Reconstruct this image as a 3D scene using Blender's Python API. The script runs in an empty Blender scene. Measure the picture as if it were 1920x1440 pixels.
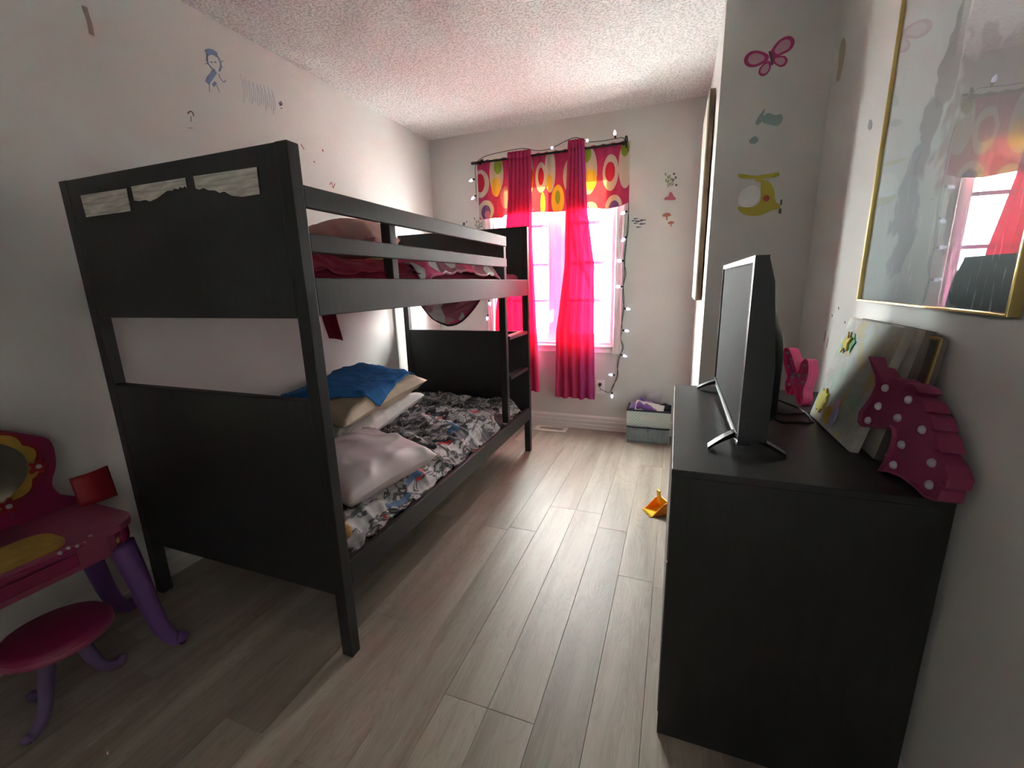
import bpy, bmesh, math, random
from mathutils import Vector, Matrix, noise
random.seed(7)
scn = bpy.context.scene
COL = scn.collection

# ------------------------------------------------------------------ camera
def add_camera():
    yaw, pitch, roll = math.radians(20.7881), math.radians(-12.9294), math.radians(-1.4585)
    fwd = Vector((-math.sin(yaw)*math.cos(pitch), math.cos(yaw)*math.cos(pitch), math.sin(pitch)))
    right = Vector((math.cos(yaw), math.sin(yaw), 0)); up = right.cross(fwd)
    R = right*math.cos(roll)+up*math.sin(roll); U = up*math.cos(roll)-right*math.sin(roll)
    cd = bpy.data.cameras.new('camera'); cam = bpy.data.objects.new('camera', cd); COL.objects.link(cam)
    m = Matrix((R, U, -fwd)).transposed().to_4x4(); m.translation = Vector((2.0507, -0.1211, 1.2265))
    cam.matrix_world = m
    cd.sensor_fit = 'HORIZONTAL'; cd.sensor_width = 36.0; cd.lens = 36.0*810.228/1920
    cd.clip_start = .01; cd.clip_end = 200
    scn.camera = cam
add_camera()

# ------------------------------------------------------------------ overcast sky and exposure
world = bpy.data.worlds.new('overcast_sky'); scn.world = world; world.use_nodes = True
bg = world.node_tree.nodes['Background']
bg.inputs['Color'].default_value = (.92, 1.0, .965, 1)
bg.inputs['Strength'].default_value = 1.0
scn.view_settings.view_transform = 'Standard'; scn.view_settings.look = 'None'
scn.view_settings.gamma = 1.0; scn.view_settings.use_curve_mapping = False
scn.view_settings.exposure = 7.0
scn.cycles.max_bounces = 8; scn.cycles.diffuse_bounces = 6; scn.cycles.glossy_bounces = 4
scn.cycles.transparent_max_bounces = 12; scn.cycles.transmission_bounces = 6
scn.cycles.adaptive_threshold = .04; scn.cycles.sample_clamp_indirect = 3.0; scn.cycles.caustics_reflective = False
# the window as the sky's entrance (a sampling portal, gives off no light itself)
pl = bpy.data.lights.new('window_portal', 'AREA'); pl.shape = 'RECTANGLE'; pl.size = 1.02; pl.size_y = 1.34
pl.cycles.is_portal = True
po = bpy.data.objects.new('window_portal', pl); COL.objects.link(po)
po.location = (1.07, 3.60, 1.40); po.rotation_euler = (math.radians(-90), 0, 0)

pl2 = bpy.data.lights.new('added_hall_portal', 'AREA'); pl2.shape = 'RECTANGLE'; pl2.size = .4; pl2.size_y = .6  # portal of the added hall opening, a made-up source of fill daylight
pl2.cycles.is_portal = True
po2 = bpy.data.objects.new('added_hall_portal', pl2); COL.objects.link(po2)
po2.location = (4.11, -1.4, 1.6); po2.rotation_euler = (math.radians(90), 0, math.radians(90))

# ------------------------------------------------------------------ materials
def nodes_of(name):
    m = bpy.data.materials.new(name); m.use_nodes = True
    return m, m.node_tree, m.node_tree.nodes['Principled BSDF']
def N(nt, typ, **kw):
    n = nt.nodes.new(typ)
    for k, v in kw.items():
        if k in ('operation', 'blend_type', 'data_type', 'feature', 'interpolation', 'noise_dimensions', 'distance', 'mode'): setattr(n, k, v)
        else: n.inputs[k].default_value = v
    return n
def L(nt, a, b): nt.links.new(a, b)
def c4(c): return (c[0], c[1], c[2], 1)
def texco(nt, scale=(1, 1, 1), world_space=False):
    mp = nt.nodes.new('ShaderNodeMapping'); mp.inputs['Scale'].default_value = scale
    if world_space:
        g = nt.nodes.new('ShaderNodeNewGeometry'); L(nt, g.outputs['Position'], mp.inputs['Vector'])
    else:
        t = nt.nodes.new('ShaderNodeTexCoord'); L(nt, t.outputs['Object'], mp.inputs['Vector'])
    return mp.outputs['Vector']
def mixc(nt, fac, a, b, blend='MIX'):
    n = nt.nodes.new('ShaderNodeMix'); n.data_type = 'RGBA'; n.blend_type = blend
    for sock, v in ((n.inputs[0], fac), (n.inputs[6], a), (n.inputs[7], b)):
        if hasattr(v, 'links'): L(nt, v, sock)
        elif isinstance(v, (int, float)): sock.default_value = v
        else: sock.default_value = c4(v)
    return n.outputs[2]
def math_(nt, op, a, b=None, clamp=False):
    n = nt.nodes.new('ShaderNodeMath'); n.operation = op; n.use_clamp = clamp
    for i, v in enumerate((a, b)):
        if v is None: continue
        if hasattr(v, 'links'): L(nt, v, n.inputs[i])
        else: n.inputs[i].default_value = v
    return n.outputs[0]
def noise_(nt, vec, scale, detail=3, rough=.55, dist=0):
    n = N(nt, 'ShaderNodeTexNoise', Scale=scale, Detail=detail, Roughness=rough, Distortion=dist)
    L(nt, vec, n.inputs['Vector']); return n.outputs['Fac']
def ramp(nt, fac, stops, interp='LINEAR'):
    n = nt.nodes.new('ShaderNodeValToRGB'); n.color_ramp.interpolation = interp
    e = n.color_ramp.elements
    while len(e) < len(stops): e.new(.5)
    for el, (p, c) in zip(e, stops):
        el.position = p; el.color = c4(c) if not isinstance(c, (int, float)) else (c, c, c, 1)
    L(nt, fac, n.inputs[0]); return n.outputs[0]
def bump_(nt, h, strength, dist=.002):
    b = nt.nodes.new('ShaderNodeBump'); b.inputs['Strength'].default_value = strength; b.inputs['Distance'].default_value = dist
    L(nt, h, b.inputs['Height']); return b.outputs['Normal']
def mat(name, col, rough=.5, spec=.5, var=.12, vscale=6, bump=0, bscale=120, stretch=(1, 1, 1), metal=0, sheen=0, emit=None, bdist=.002):
    m, nt, p = nodes_of(name)
    v = texco(nt, stretch)
    f = noise_(nt, v, vscale)
    lo = tuple(c*(1-var) for c in col); hi = tuple(min(1, c*(1+var)) for c in col)
    L(nt, ramp(nt, f, [(.3, lo), (.7, hi)]), p.inputs['Base Color'])
    p.inputs['Roughness'].default_value = rough; p.inputs['Specular IOR Level'].default_value = spec
    p.inputs['Metallic'].default_value = metal
    if sheen: p.inputs['Sheen Weight'].default_value = sheen
    if bump: L(nt, bump_(nt, noise_(nt, v, bscale), bump, bdist), p.inputs['Normal'])
    if emit:
        p.inputs['Emission Color'].default_value = c4(emit[0]); p.inputs['Emission Strength'].default_value = emit[1]
    return m
M = {}
def wall_mat(name, col):
    m, nt, p = nodes_of(name)
    v = texco(nt, world_space=True)
    base = ramp(nt, noise_(nt, v, 2.2, 2), [(.3, tuple(c*.95 for c in col)), (.7, tuple(c*1.04 for c in col))])
    L(nt, base, p.inputs['Base Color']); p.inputs['Roughness'].default_value = .55
    p.inputs['Specular IOR Level'].default_value = .35
    return m
M['wall'] = wall_mat('grey_wall_paint', (.635, .625, .60))
def ceiling_mat():
    m, nt, p = nodes_of('popcorn_ceiling')
    v = texco(nt, world_space=True)
    n1 = noise_(nt, v, 80, 3, .7)
    pits = ramp(nt, n1, [(.36, 0), (.56, 1)])
    c = mixc(nt, pits, (.56, .555, .545), (.84, .835, .825))
    L(nt, c, p.inputs['Base Color']); p.inputs['Roughness'].default_value = .95; p.inputs['Specular IOR Level'].default_value = .1
    L(nt, bump_(nt, n1, .9, .012), p.inputs['Normal'])
    return m
M['ceiling'] = ceiling_mat()
M['trim'] = mat('white_trim_paint', (.70, .67, .655), .35, var=.04)
M['vinyl'] = mat('white_window_vinyl', (.82, .82, .82), .3, var=.03)
M['grille'] = mat('grey_window_grille', (.22, .20, .21), .5)
def plank_mat():
    m, nt, p = nodes_of('grey_oak_laminate')
    oi = nt.nodes.new('ShaderNodeObjectInfo')
    tc = nt.nodes.new('ShaderNodeNewGeometry')
    off = nt.nodes.new('ShaderNodeVectorMath'); off.operation = 'MULTIPLY_ADD'
    rv = nt.nodes.new('ShaderNodeCombineXYZ')
    for i in range(3): L(nt, oi.outputs['Random'], rv.inputs[i])
    L(nt, rv.outputs[0], off.inputs[0]); off.inputs[1].default_value = (37, 91, 13); L(nt, tc.outputs['Position'], off.inputs[2])
    mp = nt.nodes.new('ShaderNodeMapping'); mp.inputs['Scale'].default_value = (1, .085, 1); L(nt, off.outputs[0], mp.inputs['Vector'])
    v = mp.outputs['Vector']
    broad = noise_(nt, v, 9, 4, .6, .6); fine = noise_(nt, v, 130, 3, .7)
    # cathedral grain: rings of a stretched distorted noise
    mp2 = nt.nodes.new('ShaderNodeMapping'); mp2.inputs['Scale'].default_value = (1, .16, 1); L(nt, off.outputs[0], mp2.inputs['Vector'])
    g = noise_(nt, mp2.outputs['Vector'], 6.5, 2, .5, .4)
    rings = math_(nt, 'ABSOLUTE', math_(nt, 'SINE', math_(nt, 'MULTIPLY', g, 95)))
    c = ramp(nt, broad, [(.22, (.185, .145, .112)), (.5, (.315, .262, .213)), (.78, (.43, .37, .31))])
    c = mixc(nt, math_(nt, 'MULTIPLY', ramp(nt, rings, [(0, 1), (.5, 0)]), .22), c, (.10, .083, .07))
    c = mixc(nt, math_(nt, 'MULTIPLY', ramp(nt, fine, [(.5, 0), (.75, 1)]), .4), c, (.42, .40, .37))
    hs = nt.nodes.new('ShaderNodeHueSaturation'); L(nt, c, hs.inputs['Color'])
    L(nt, math_(nt, 'ADD', math_(nt, 'MULTIPLY', oi.outputs['Random'], .24), .88), hs.inputs['Value'])
    L(nt, hs.outputs[0], p.inputs['Base Color'])
    p.inputs['Specular IOR Level'].default_value = .5
    L(nt, ramp(nt, fine, [(.3, .36), (.7, .50)]), p.inputs['Roughness'])
    L(nt, bump_(nt, math_(nt, 'ADD', math_(nt, 'MULTIPLY', rings, .5), fine), .22, .0012), p.inputs['Normal'])
    return m
M['plank'] = plank_mat()
M['subfloor'] = mat('dark_subfloor', (.05, .04, .035), .9)
def black_wood(name, col, rough):
    m, nt, p = nodes_of(name)
    v = texco(nt, (1, 1, .12)); f = noise_(nt, v, 60, 4, .6)
    L(nt, ramp(nt, f, [(.3, tuple(c*.8 for c in col)), (.75, tuple(c*1.35 for c in col))]), p.inputs['Base Color'])
    p.inputs['Roughness'].default_value = rough; p.inputs['Specular IOR Level'].default_value = .5
    L(nt, bump_(nt, f, .12, .001), p.inputs['Normal']); return m
M['bed'] = black_wood('black_painted_wood', (.017, .017, .0185), .42)
M['dresser'] = black_wood('black_brown_veneer', (.014, .0135, .014), .40)
M['tvbody'] = mat('black_tv_plastic', (.011, .012, .016), .38, var=.1)
M['screen'] = mat('grey_switched_off_screen', (.040, .040, .042), .75, .06, var=.06)
M['chrome'] = mat('polished_metal', (.6, .6, .6), .2, metal=1, var=.03)
M['black'] = mat('black_metal', (.012, .012, .014), .45)
M['cordm'] = mat('dark_green_cord', (.012, .018, .016), .6)
M['bulb'] = mat('frosted_led_bulb', (.75, .8, .9), .3, var=.02, emit=((.62, .72, 1.0), .012))
M['plastic_white'] = mat('white_plastic', (.86, .85, .83), .4, var=.03)
M['register'] = mat('cream_painted_metal', (.66, .58, .50), .45, var=.05)
M['dark'] = mat('dark_cavity', (.01, .01, .011), .9)
M['gold'] = mat('thin_gold_metal', (.70, .53, .22), .28, metal=1, var=.08)
M['cable'] = mat('black_rubber_cable', (.012, .012, .014), .5)
def glass_mat(name, tint=(1, 1, 1)):
    m = bpy.data.materials.new(name); m.use_nodes = True; nt = m.node_tree; nt.nodes.clear()
    o = nt.nodes.new('ShaderNodeOutputMaterial'); mx = nt.nodes.new('ShaderNodeMixShader')
    fr = N(nt, 'ShaderNodeFresnel', IOR=1.45); tr = nt.nodes.new('ShaderNodeBsdfTransparent'); gl = nt.nodes.new('ShaderNodeBsdfGlossy')
    tr.inputs[0].default_value = c4(tint); gl.inputs['Roughness'].default_value = .0
    gm = nt.nodes.new('ShaderNodeNewGeometry')      # the same index on either face of the thin pane
    L(nt, math_(nt, 'SUBTRACT', 1.45, math_(nt, 'MULTIPLY', gm.outputs['Backfacing'], 1.45-1/1.45)), fr.inputs['IOR'])
    L(nt, fr.outputs[0], mx.inputs[0]); L(nt, tr.outputs[0], mx.inputs[1]); L(nt, gl.outputs[0], mx.inputs[2]); L(nt, mx.outputs[0], o.inputs[0])
    return m
M['glass'] = glass_mat('window_glass', (.97, .985, .98))
def cloth_translucent(name, dif, tra, colour_out=None, frac=.3, weave=.12):
    """thin woven cloth: part of the light is scattered back, part passes through"""
    m = bpy.data.materials.new(name); m.use_nodes = True; nt = m.node_tree; nt.nodes.clear()
    o = nt.nodes.new('ShaderNodeOutputMaterial'); mx = nt.nodes.new('ShaderNodeMixShader'); mx.inputs[0].default_value = frac
    d = nt.nodes.new('ShaderNodeBsdfDiffuse'); t = nt.nodes.new('ShaderNodeBsdfTranslucent')
    if colour_out: colour_out(nt, d, t)
    else:
        f = noise_(nt, texco(nt, (1, 1, .15)), 40)
        L(nt, ramp(nt, f, [(.3, tuple(c*.88 for c in dif)), (.7, dif)]), d.inputs[0])
        L(nt, ramp(nt, f, [(.3, tuple(c*.8 for c in tra)), (.7, tra)]), t.inputs[0])
    # open weave: a little light passes straight through, in the colour of the cloth
    w = nt.nodes.new('ShaderNodeBsdfTransparent'); m2 = nt.nodes.new('ShaderNodeMixShader'); m2.inputs[0].default_value = weave
    for l in t.inputs[0].links: L(nt, l.from_socket, w.inputs[0])
    L(nt, d.outputs[0], mx.inputs[1]); L(nt, t.outputs[0], mx.inputs[2])
    L(nt, mx.outputs[0], m2.inputs[1]); L(nt, w.outputs[0], m2.inputs[2]); L(nt, m2.outputs[0], o.inputs[0])
    return m
M['curtain'] = cloth_translucent('sheer_hot_pink_cloth', (.74, .075, .22), (.24, .0009, .0072))
M['curtain_violet'] = cloth_translucent('sheer_magenta_violet_cloth', (.66, .09, .34), (.24, .0019, .012))

# ------------------------------------------------------------------ geometry helpers
WO = {}
def origin_of(o): return WO.get(o.name, Vector((0, 0, 0)))
def tag(o, label=None, cat=None, group=None, kind=None):
    if label: o['label'] = label
    if cat: o['category'] = cat
    if group: o['group'] = group
    if kind: o['kind'] = kind
    return o
def thing(name, loc, label, cat, group=None):
    e = bpy.data.objects.new(name, None); COL.objects.link(e); e.location = loc; e.empty_display_size = .05
    WO[e.name] = Vector(loc); return tag(e, label, cat, group)
def mesh(name, VF, m, parent=None, smooth=False, uv=None, label=None, kind=None, base=False):
    V, F = VF
    V = [Vector(v) for v in V]
    lo = Vector([min(v[i] for v in V) for i in range(3)]); hi = Vector([max(v[i] for v in V) for i in range(3)])
    org = (lo+hi)/2
    if parent is None: org.z = lo.z
    me = bpy.data.meshes.new(name); me.from_pydata([v-org for v in V], [], F); me.update()
    if uv:
        ul = me.uv_layers.new(name='UVMap')
        for lp in me.loops: ul.data[lp.index].uv = uv[lp.vertex_index]
    bm = bmesh.new(); bm.from_mesh(me)
    if not uv: bmesh.ops.recalc_face_normals(bm, faces=bm.faces)
    bm.to_mesh(me); bm.free()
    if smooth:
        for p in me.polygons: p.use_smooth = True
    mats = m if isinstance(m, (list, tuple)) else [m]
    for x in mats: me.materials.append(M[x] if isinstance(x, str) else x)
    o = bpy.data.objects.new(name, me); COL.objects.link(o)
    if parent is not None:
        o.parent = parent; o.location = org-origin_of(parent)
    else: o.location = org
    WO[o.name] = org
    if label: o['label'] = label
    if kind: o['kind'] = kind
    return o
def autosmooth(o, ang=40):
    me = o.data
    for p in me.polygons: p.use_smooth = True
    me.update()
    bm = bmesh.new(); bm.from_mesh(me); a = math.radians(ang)
    for e in bm.edges:
        if len(e.link_faces) != 2 or e.calc_face_angle(0) > a: e.smooth = False
    bm.to_mesh(me); bm.free(); return o
def join(*vfs):
    V, F = [], []
    for v, f in vfs:
        b = len(V); V += [tuple(x) for x in v]; F += [tuple(i+b for i in q) for q in f]
    return V, F
def box(x0, x1, y0, y1, z0, z1, bev=0, T=None):
    if bev <= 0:
        V = [(x, y, z) for x in (x0, x1) for y in (y0, y1) for z in (z0, z1)]
        F = [(0, 1, 3, 2), (4, 6, 7, 5), (0, 4, 5, 1), (2, 3, 7, 6), (0, 2, 6, 4), (1, 5, 7, 3)]
    else:
        bm = bmesh.new(); bmesh.ops.create_cube(bm, size=1)
        for v in bm.verts: v.co = Vector(((x0+x1)/2+v.co.x*(x1-x0), (y0+y1)/2+v.co.y*(y1-y0), (z0+z1)/2+v.co.z*(z1-z0)))
        bmesh.ops.bevel(bm, geom=bm.edges[:], offset=bev, segments=2, affect='EDGES', profile=.5)
        bm.verts.index_update(); V = [tuple(v.co) for v in bm.verts]; F = [tuple(v.index for v in f.verts) for f in bm.faces]; bm.free()
    if T: V = [tuple(T @ Vector(v)) for v in V]
    return V, F
def prism(poly, nrm, depth, bev=0):
    """poly: 3-D outline; extruded by depth along nrm"""
    n = Vector(nrm).normalized()*depth; k = len(poly)
    V = [tuple(p) for p in poly]+[tuple(Vector(p)+n) for p in poly]
    F = [tuple(range(k)), tuple(range(2*k-1, k-1, -1))]+[(i, (i+1) % k, k+(i+1) % k, k+i) for i in range(k)]
    return V, F
def tube(path, r, n=8, caps=True):
    P = [Vector(p) for p in path]; R = r if isinstance(r, (list, tuple)) else [r]*len(P)
    V, F = [], []; ref = Vector((0, 0, 1))
    for i, p in enumerate(P):
        d = (P[min(i+1, len(P)-1)]-P[max(i-1, 0)]).normalized()
        a = ref-d*ref.dot(d)
        if a.length < 1e-3: a = Vector((1, 0, 0))-d*d.x
        a.normalize(); b = d.cross(a); ref = a
        for k in range(n):
            t = 2*math.pi*k/n; V.append(tuple(p+(a*math.cos(t)+b*math.sin(t))*R[i]))
    for i in range(len(P)-1):
        for k in range(n): F.append((i*n+k, i*n+(k+1) % n, (i+1)*n+(k+1) % n, (i+1)*n+k))
    if caps: F.append(tuple(range(n-1, -1, -1))); F.append(tuple((len(P)-1)*n+k for k in range(n)))
    return V, F
def lathe(prof, c, axis=(0, 0, 1), n=24):
    """prof: (radius, height) pairs"""
    z = Vector(axis).normalized(); x = Vector((1, 0, 0)) if abs(z.x) < .9 else Vector((0, 1, 0))
    x = (x-z*x.dot(z)).normalized(); y = z.cross(x); c = Vector(c); V, F = [], []
    for r, h in prof:
        for k in range(n):
            t = 2*math.pi*k/n; V.append(tuple(c+z*h+(x*math.cos(t)+y*math.sin(t))*max(r, 1e-5)))
    for i in range(len(prof)-1):
        for k in range(n): F.append((i*n+k, i*n+(k+1) % n, (i+1)*n+(k+1) % n, (i+1)*n+k))
    F.append(tuple(range(n-1, -1, -1))); F.append(tuple((len(prof)-1)*n+k for k in range(n)))
    return V, F
def sheet(fn, nu, nv):
    V = [tuple(fn(i/nu, j/nv)) for j in range(nv+1) for i in range(nu+1)]
    F = [(j*(nu+1)+i, j*(nu+1)+i+1, (j+1)*(nu+1)+i+1, (j+1)*(nu+1)+i) for j in range(nv) for i in range(nu)]
    return V, F
def thick(VF, t):
    """close a sheet into a thin solid of thickness t"""
    me = bpy.data.meshes.new('tmp'); me.from_pydata(VF[0], [], VF[1]); bm = bmesh.new(); bm.from_mesh(me)
    bmesh.ops.recalc_face_normals(bm, faces=bm.faces)
    bmesh.ops.solidify(bm, geom=bm.faces[:], thickness=t)
    bm.verts.index_update(); V = [tuple(v.co) for v in bm.verts]; F = [tuple(v.index for v in f.verts) for f in bm.faces]
    bm.free(); bpy.data.meshes.remove(me); return V, F
def interp(pts, t):
    for (a, va), (b, vb) in zip(pts, pts[1:]):
        if t <= b: return va+(vb-va)*max(0, (t-a)/(b-a))
    return pts[-1][1]
def sm(t): t = max(0, min(1, t)); return t*t*(3-2*t)
def fbm(p, o=4): return noise.fractal(Vector(p), 1.0, 2.0, o)
def smooth_closed(pts, k=4):
    """Catmull-Rom resample of a closed outline"""
    P = [Vector(p) for p in pts]; n = len(P); out = []
    for i in range(n):
        a, b, c, d = P[i-1], P[i], P[(i+1) % n], P[(i+2) % n]
        for j in range(k):
            t = j/k
            out.append(.5*((2*b)+(c-a)*t+(2*a-5*b+4*c-d)*t*t+(3*b-a-3*c+d)*t*t*t))
    return out
def smooth_open(pts, k=6):
    P = [Vector(p) for p in pts]; P = [P[0]*2-P[1]]+P+[P[-1]*2-P[-2]]; out = []
    for i in range(1, len(P)-2):
        a, b, c, d = P[i-1:i+3]
        for j in range(k):
            t = j/k
            out.append(.5*((2*b)+(c-a)*t+(2*a-5*b+4*c-d)*t*t+(3*b-a-3*c+d)*t*t*t))
    return out+[P[-2]]
def struct(name, VF, m, parent=None, **kw):
    o = mesh(name, VF, m, parent, **kw)
    if parent is None: o['kind'] = 'structure'
    return o
def ellipse(c, a, b, n=20):
    c, a, b = Vector(c), Vector(a), Vector(b)
    return [c+a*math.cos(2*math.pi*k/n)+b*math.sin(2*math.pi*k/n) for k in range(n)]

# ================================================================== THE ROOM
XL, YB, XF, YJ, XR, H, YN = 0.0, 3.43, 2.182, 2.269, 2.606, 2.44, -.75
floor = struct('floor', box(XL-.1, XR+.1, YN-.1, YB+.1, -.06, -.013), 'subfloor')
def planks():
    cache = {}; w = .1445; edges = [1.592+w*k for k in range(-12, 9)]
    edges = [e for e in edges if XL+.03 < e < XR-.03]; edges = [XL]+edges+[XR]
    fixed = {10: .815, 11: .815, 9: 1.76, 12: 1.9, 13: 1.55, 14: 1.52}
    for i, (a, b) in enumerate(zip(edges, edges[1:])):
        if 2.16 < b < 2.18: b = XF
        if 2.16 < a < 2.18: a = XF
        end = YB if (a+b)/2 < XF else YJ
        y = YN+random.random()*1.1
        cuts = [YN]
        if i in fixed:
            y = fixed[i]
            while y-1.22 > YN: y -= 1.22
        while y < end-.02:
            if y-cuts[-1] > .05: cuts.append(y)
            y += 1.22
        cuts.append(end)
        for y0, y1 in zip(cuts, cuts[1:]):
            key = (round(b-a, 4), round(y1-y0, 4))
            if key not in cache:
                g = .0003
                V, F = box(-(b-a)/2+g, (b-a)/2-g, -(y1-y0)/2+g, (y1-y0)/2-g, -.012, 0, 0)
                bm = bmesh.new(); me = bpy.data.meshes.new('plank'); me.from_pydata(V, [], F); bm.from_mesh(me)
                bmesh.ops.recalc_face_normals(bm, faces=bm.faces)
                te = [e for e in bm.edges if all(v.co.z > -.001 for v in e.verts)]
                bmesh.ops.bevel(bm, geom=te, offset=.0009, segments=1, affect='EDGES')
                bm.to_mesh(me); bm.free(); me.materials.append(M['plank']); cache[key] = me
            o = bpy.data.objects.new('plank', cache[key]); COL.objects.link(o)
            o.parent = floor; o.location = Vector(((a+b)/2, (y0+y1)/2, 0))-origin_of(floor)
planks()
struct('ceiling', box(XL-.1, XR+.1, YN-.1, YB+.1, H, H+.08), 'ceiling')
wall_left = struct('wall_left', box(XL-.1, XL, YN, YB, 0, H), 'wall')
WX0, WX1, WZ0, WZ1 = .56, 1.585, .725, 2.075      # window opening
wall_back = struct('wall_back', join(box(XL-.1, WX0, YB, YB+.16, 0, H), box(WX1, XF, YB, YB+.16, 0, H),
       box(WX0, WX1, YB, YB+.16, 0, WZ0), box(WX0, WX1, YB, YB+.16, WZ1, H)), 'wall')
struct('wall_right_far', box(XF, XF+.1, YJ, YB+.16, 0, H), 'wall')
wall_ret = struct('wall_right_return', box(XF+.1, XR+.1, YJ, YJ+.1, 0, H), 'wall')
wall_right = struct('wall_right', box(XR, XR+.1, YN, YJ, 0, H), 'wall')
DX0, DX1, DZT, HY, HX = 1.55, 2.40, 2.03, -1.95, 4.0       # unseen doorway and hall, added to spill fill daylight onto the near walls
struct('wall_front', join(box(XL-.1, DX0, YN-.1, YN, 0, H), box(DX1, HX, YN-.1, YN, 0, H), box(DX0, DX1, YN-.1, YN, DZT, H)), 'wall')
struct('added_hall_wall', join(box(XL-.1, HX, HY-.1, HY, 0, H), box(XL-.2, XL-.1, HY-.1, YN, 0, H), box(HX, HX+.1, HY-.1, HY+.35, 0, H), box(HX, HX+.1, YN-.45, YN, 0, H), box(HX, HX+.1, HY+.35, YN-.45, 0, 1.3), box(HX, HX+.1, HY+.35, YN-.45, 1.9, H)), 'wall')  # added hall; the opening in its end wall lets fill daylight in
struct('added_hall_floor', box(XL-.1, HX, HY, YN-.1, -.06, 0), 'subfloor')
struct('added_hall_ceiling', box(XL-.1, HX+.1, HY-.1, YN-.1, H, H+.08), 'ceiling')
# baseboards: moulded profile (depth, height)
PROF = [(0, 0), (.016, 0), (.016, .038), (.012, .043), (.0125, .050), (.015, .054), (.015, .074), (.011, .080), (.011, .086), (.013, .090), (.012, .104), (.006, .114), (.004, .118), (0, .118)]
def baseboard(name, a, b, inward):
    a, b, w = Vector(a), Vector(b), Vector(inward)
    poly = [a+w*d+Vector((0, 0, h)) for d, h in PROF]
    o = struct(name, prism(poly, b-a, (b-a).length), 'trim'); return o
baseboard('baseboard_back', (0, YB, 0), (XF, YB, 0), (0, -1, 0))
baseboard('baseboard_left', (0, YN, 0), (0, YB-.016, 0), (1, 0, 0))
baseboard('baseboard_right_far', (XF, YJ, 0), (XF, YB-.016, 0), (-1, 0, 0))
baseboard('baseboard_right', (XR, YN, 0), (XR, YJ, 0), (-1, 0, 0))
# leaf of the added doorway, swung open into the added hall
d1 = struct('added_door', box(DX0-.037, DX0-.002, YN-.93, YN-.105, .01, 2.02, .004), 'trim')
for y0_ in (YN-.86, YN-.48):
    for z0, z1 in ((.2, .95), (1.08, 1.9)):
        mesh('panel', box(DX0-.002, DX0+.006, y0_, y0_+.28, z0, z1, .004), 'trim', d1)
mesh('door_handle', lathe([(.024, 0), (.024, .008), (.01, .01), (.01, .035), (.026, .045), (.028, .06), (.018, .07)], (DX0-.002, YN-.86, 1.0), (1, 0, 0)), 'chrome', d1, smooth=True)
# ------------------------------------------------------------------ window
win = struct('window_1', join(box(WX0, WX0+.022, YB+.0, YB+.155, WZ0, WZ1), box(WX1-.022, WX1, YB, YB+.155, WZ0, WZ1),
      box(WX0+.022, WX1-.022, YB, YB+.155, WZ0, WZ0+.022), box(WX0+.022, WX1-.022, YB, YB+.155, WZ1-.022, WZ1)), 'vinyl')
CP = [(0, 0), (.060, 0), (.066, .006), (.066, .014), (.056, .017), (.050, .013), (.030, .012), (.020, .016), (.008, .016), (0, .010)]
def casing(a, b, out):
    a, b, w = Vector(a), Vector(b), Vector(out)
    return prism([a+w*d+Vector((0, -h, 0)) for d, h in CP], b-a, (b-a).length)
e = .066
for a, b, w in (((WX0, YB, WZ0-e), (WX0, YB, WZ1+e), (-1, 0, 0)), ((WX1, YB, WZ0-e), (WX1, YB, WZ1+e), (1, 0, 0)),
                ((WX0, YB, WZ0), (WX1, YB, WZ0), (0, 0, -1)), ((WX0, YB, WZ1), (WX1, YB, WZ1), (0, 0, 1))):
    mesh('casing', casing(a, b, w), 'trim', win)
Y0, Y1 = YB+.055, YB+.105
mesh('mullion', box(1.098, 1.152, YB+.045, YB+.15, WZ0+.022, WZ1-.022, .003), 'vinyl', win)
def sash(xa, xb, gx0, gx1, handle_x):
    za, zb = WZ0+.022, WZ1-.022; g0, g1 = za+.055, zb-.055
    s = mesh('sash', join(box(xa, gx0, Y0, Y1, za, zb), box(gx1, xb, Y0, Y1, za, zb), box(gx0, gx1, Y0, Y1, za, g0), box(gx0, gx1, Y0, Y1, g1, zb)), 'vinyl', win)
    mesh('glass_pane', box(gx0-.002, gx1+.002, Y0+.022, Y0+.026, g0-.002, g1+.002), 'glass', s)
    for z in (1.085, 1.385, 1.695): mesh('grille_bar', box(gx0, gx1, Y0+.028, Y0+.036, z-.0125, z+.0125), 'grille', s)
    mesh('bead', join(box(gx0, gx0+.010, Y0-.006, Y0, g0, g1), box(gx1-.010, gx1, Y0-.006, Y0, g0, g1), box(gx0, gx1, Y0-.006, Y0, g0, g0+.010), box(gx0, gx1, Y0-.006, Y0, g1-.010, g1)), 'vinyl', s)
    if handle_x:
        h = mesh('lock_plate', box(handle_x-.012, handle_x+.012, Y0-.008, Y0, .895, 1.02, .004), 'vinyl', s)
        mesh('lock_lever', tube(smooth_open([(handle_x, Y0-.012, .915), (handle_x-.004, Y0-.03, .93), (handle_x-.002, Y0-.034, .97), (handle_x+.002, Y0-.026, 1.0)]), .006, 8), 'vinyl', s, smooth=True)
sash(WX0+.024, 1.097, .638, 1.045, 1.072)
sash(1.153, WX1-.024, 1.205, 1.508, None)

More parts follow.
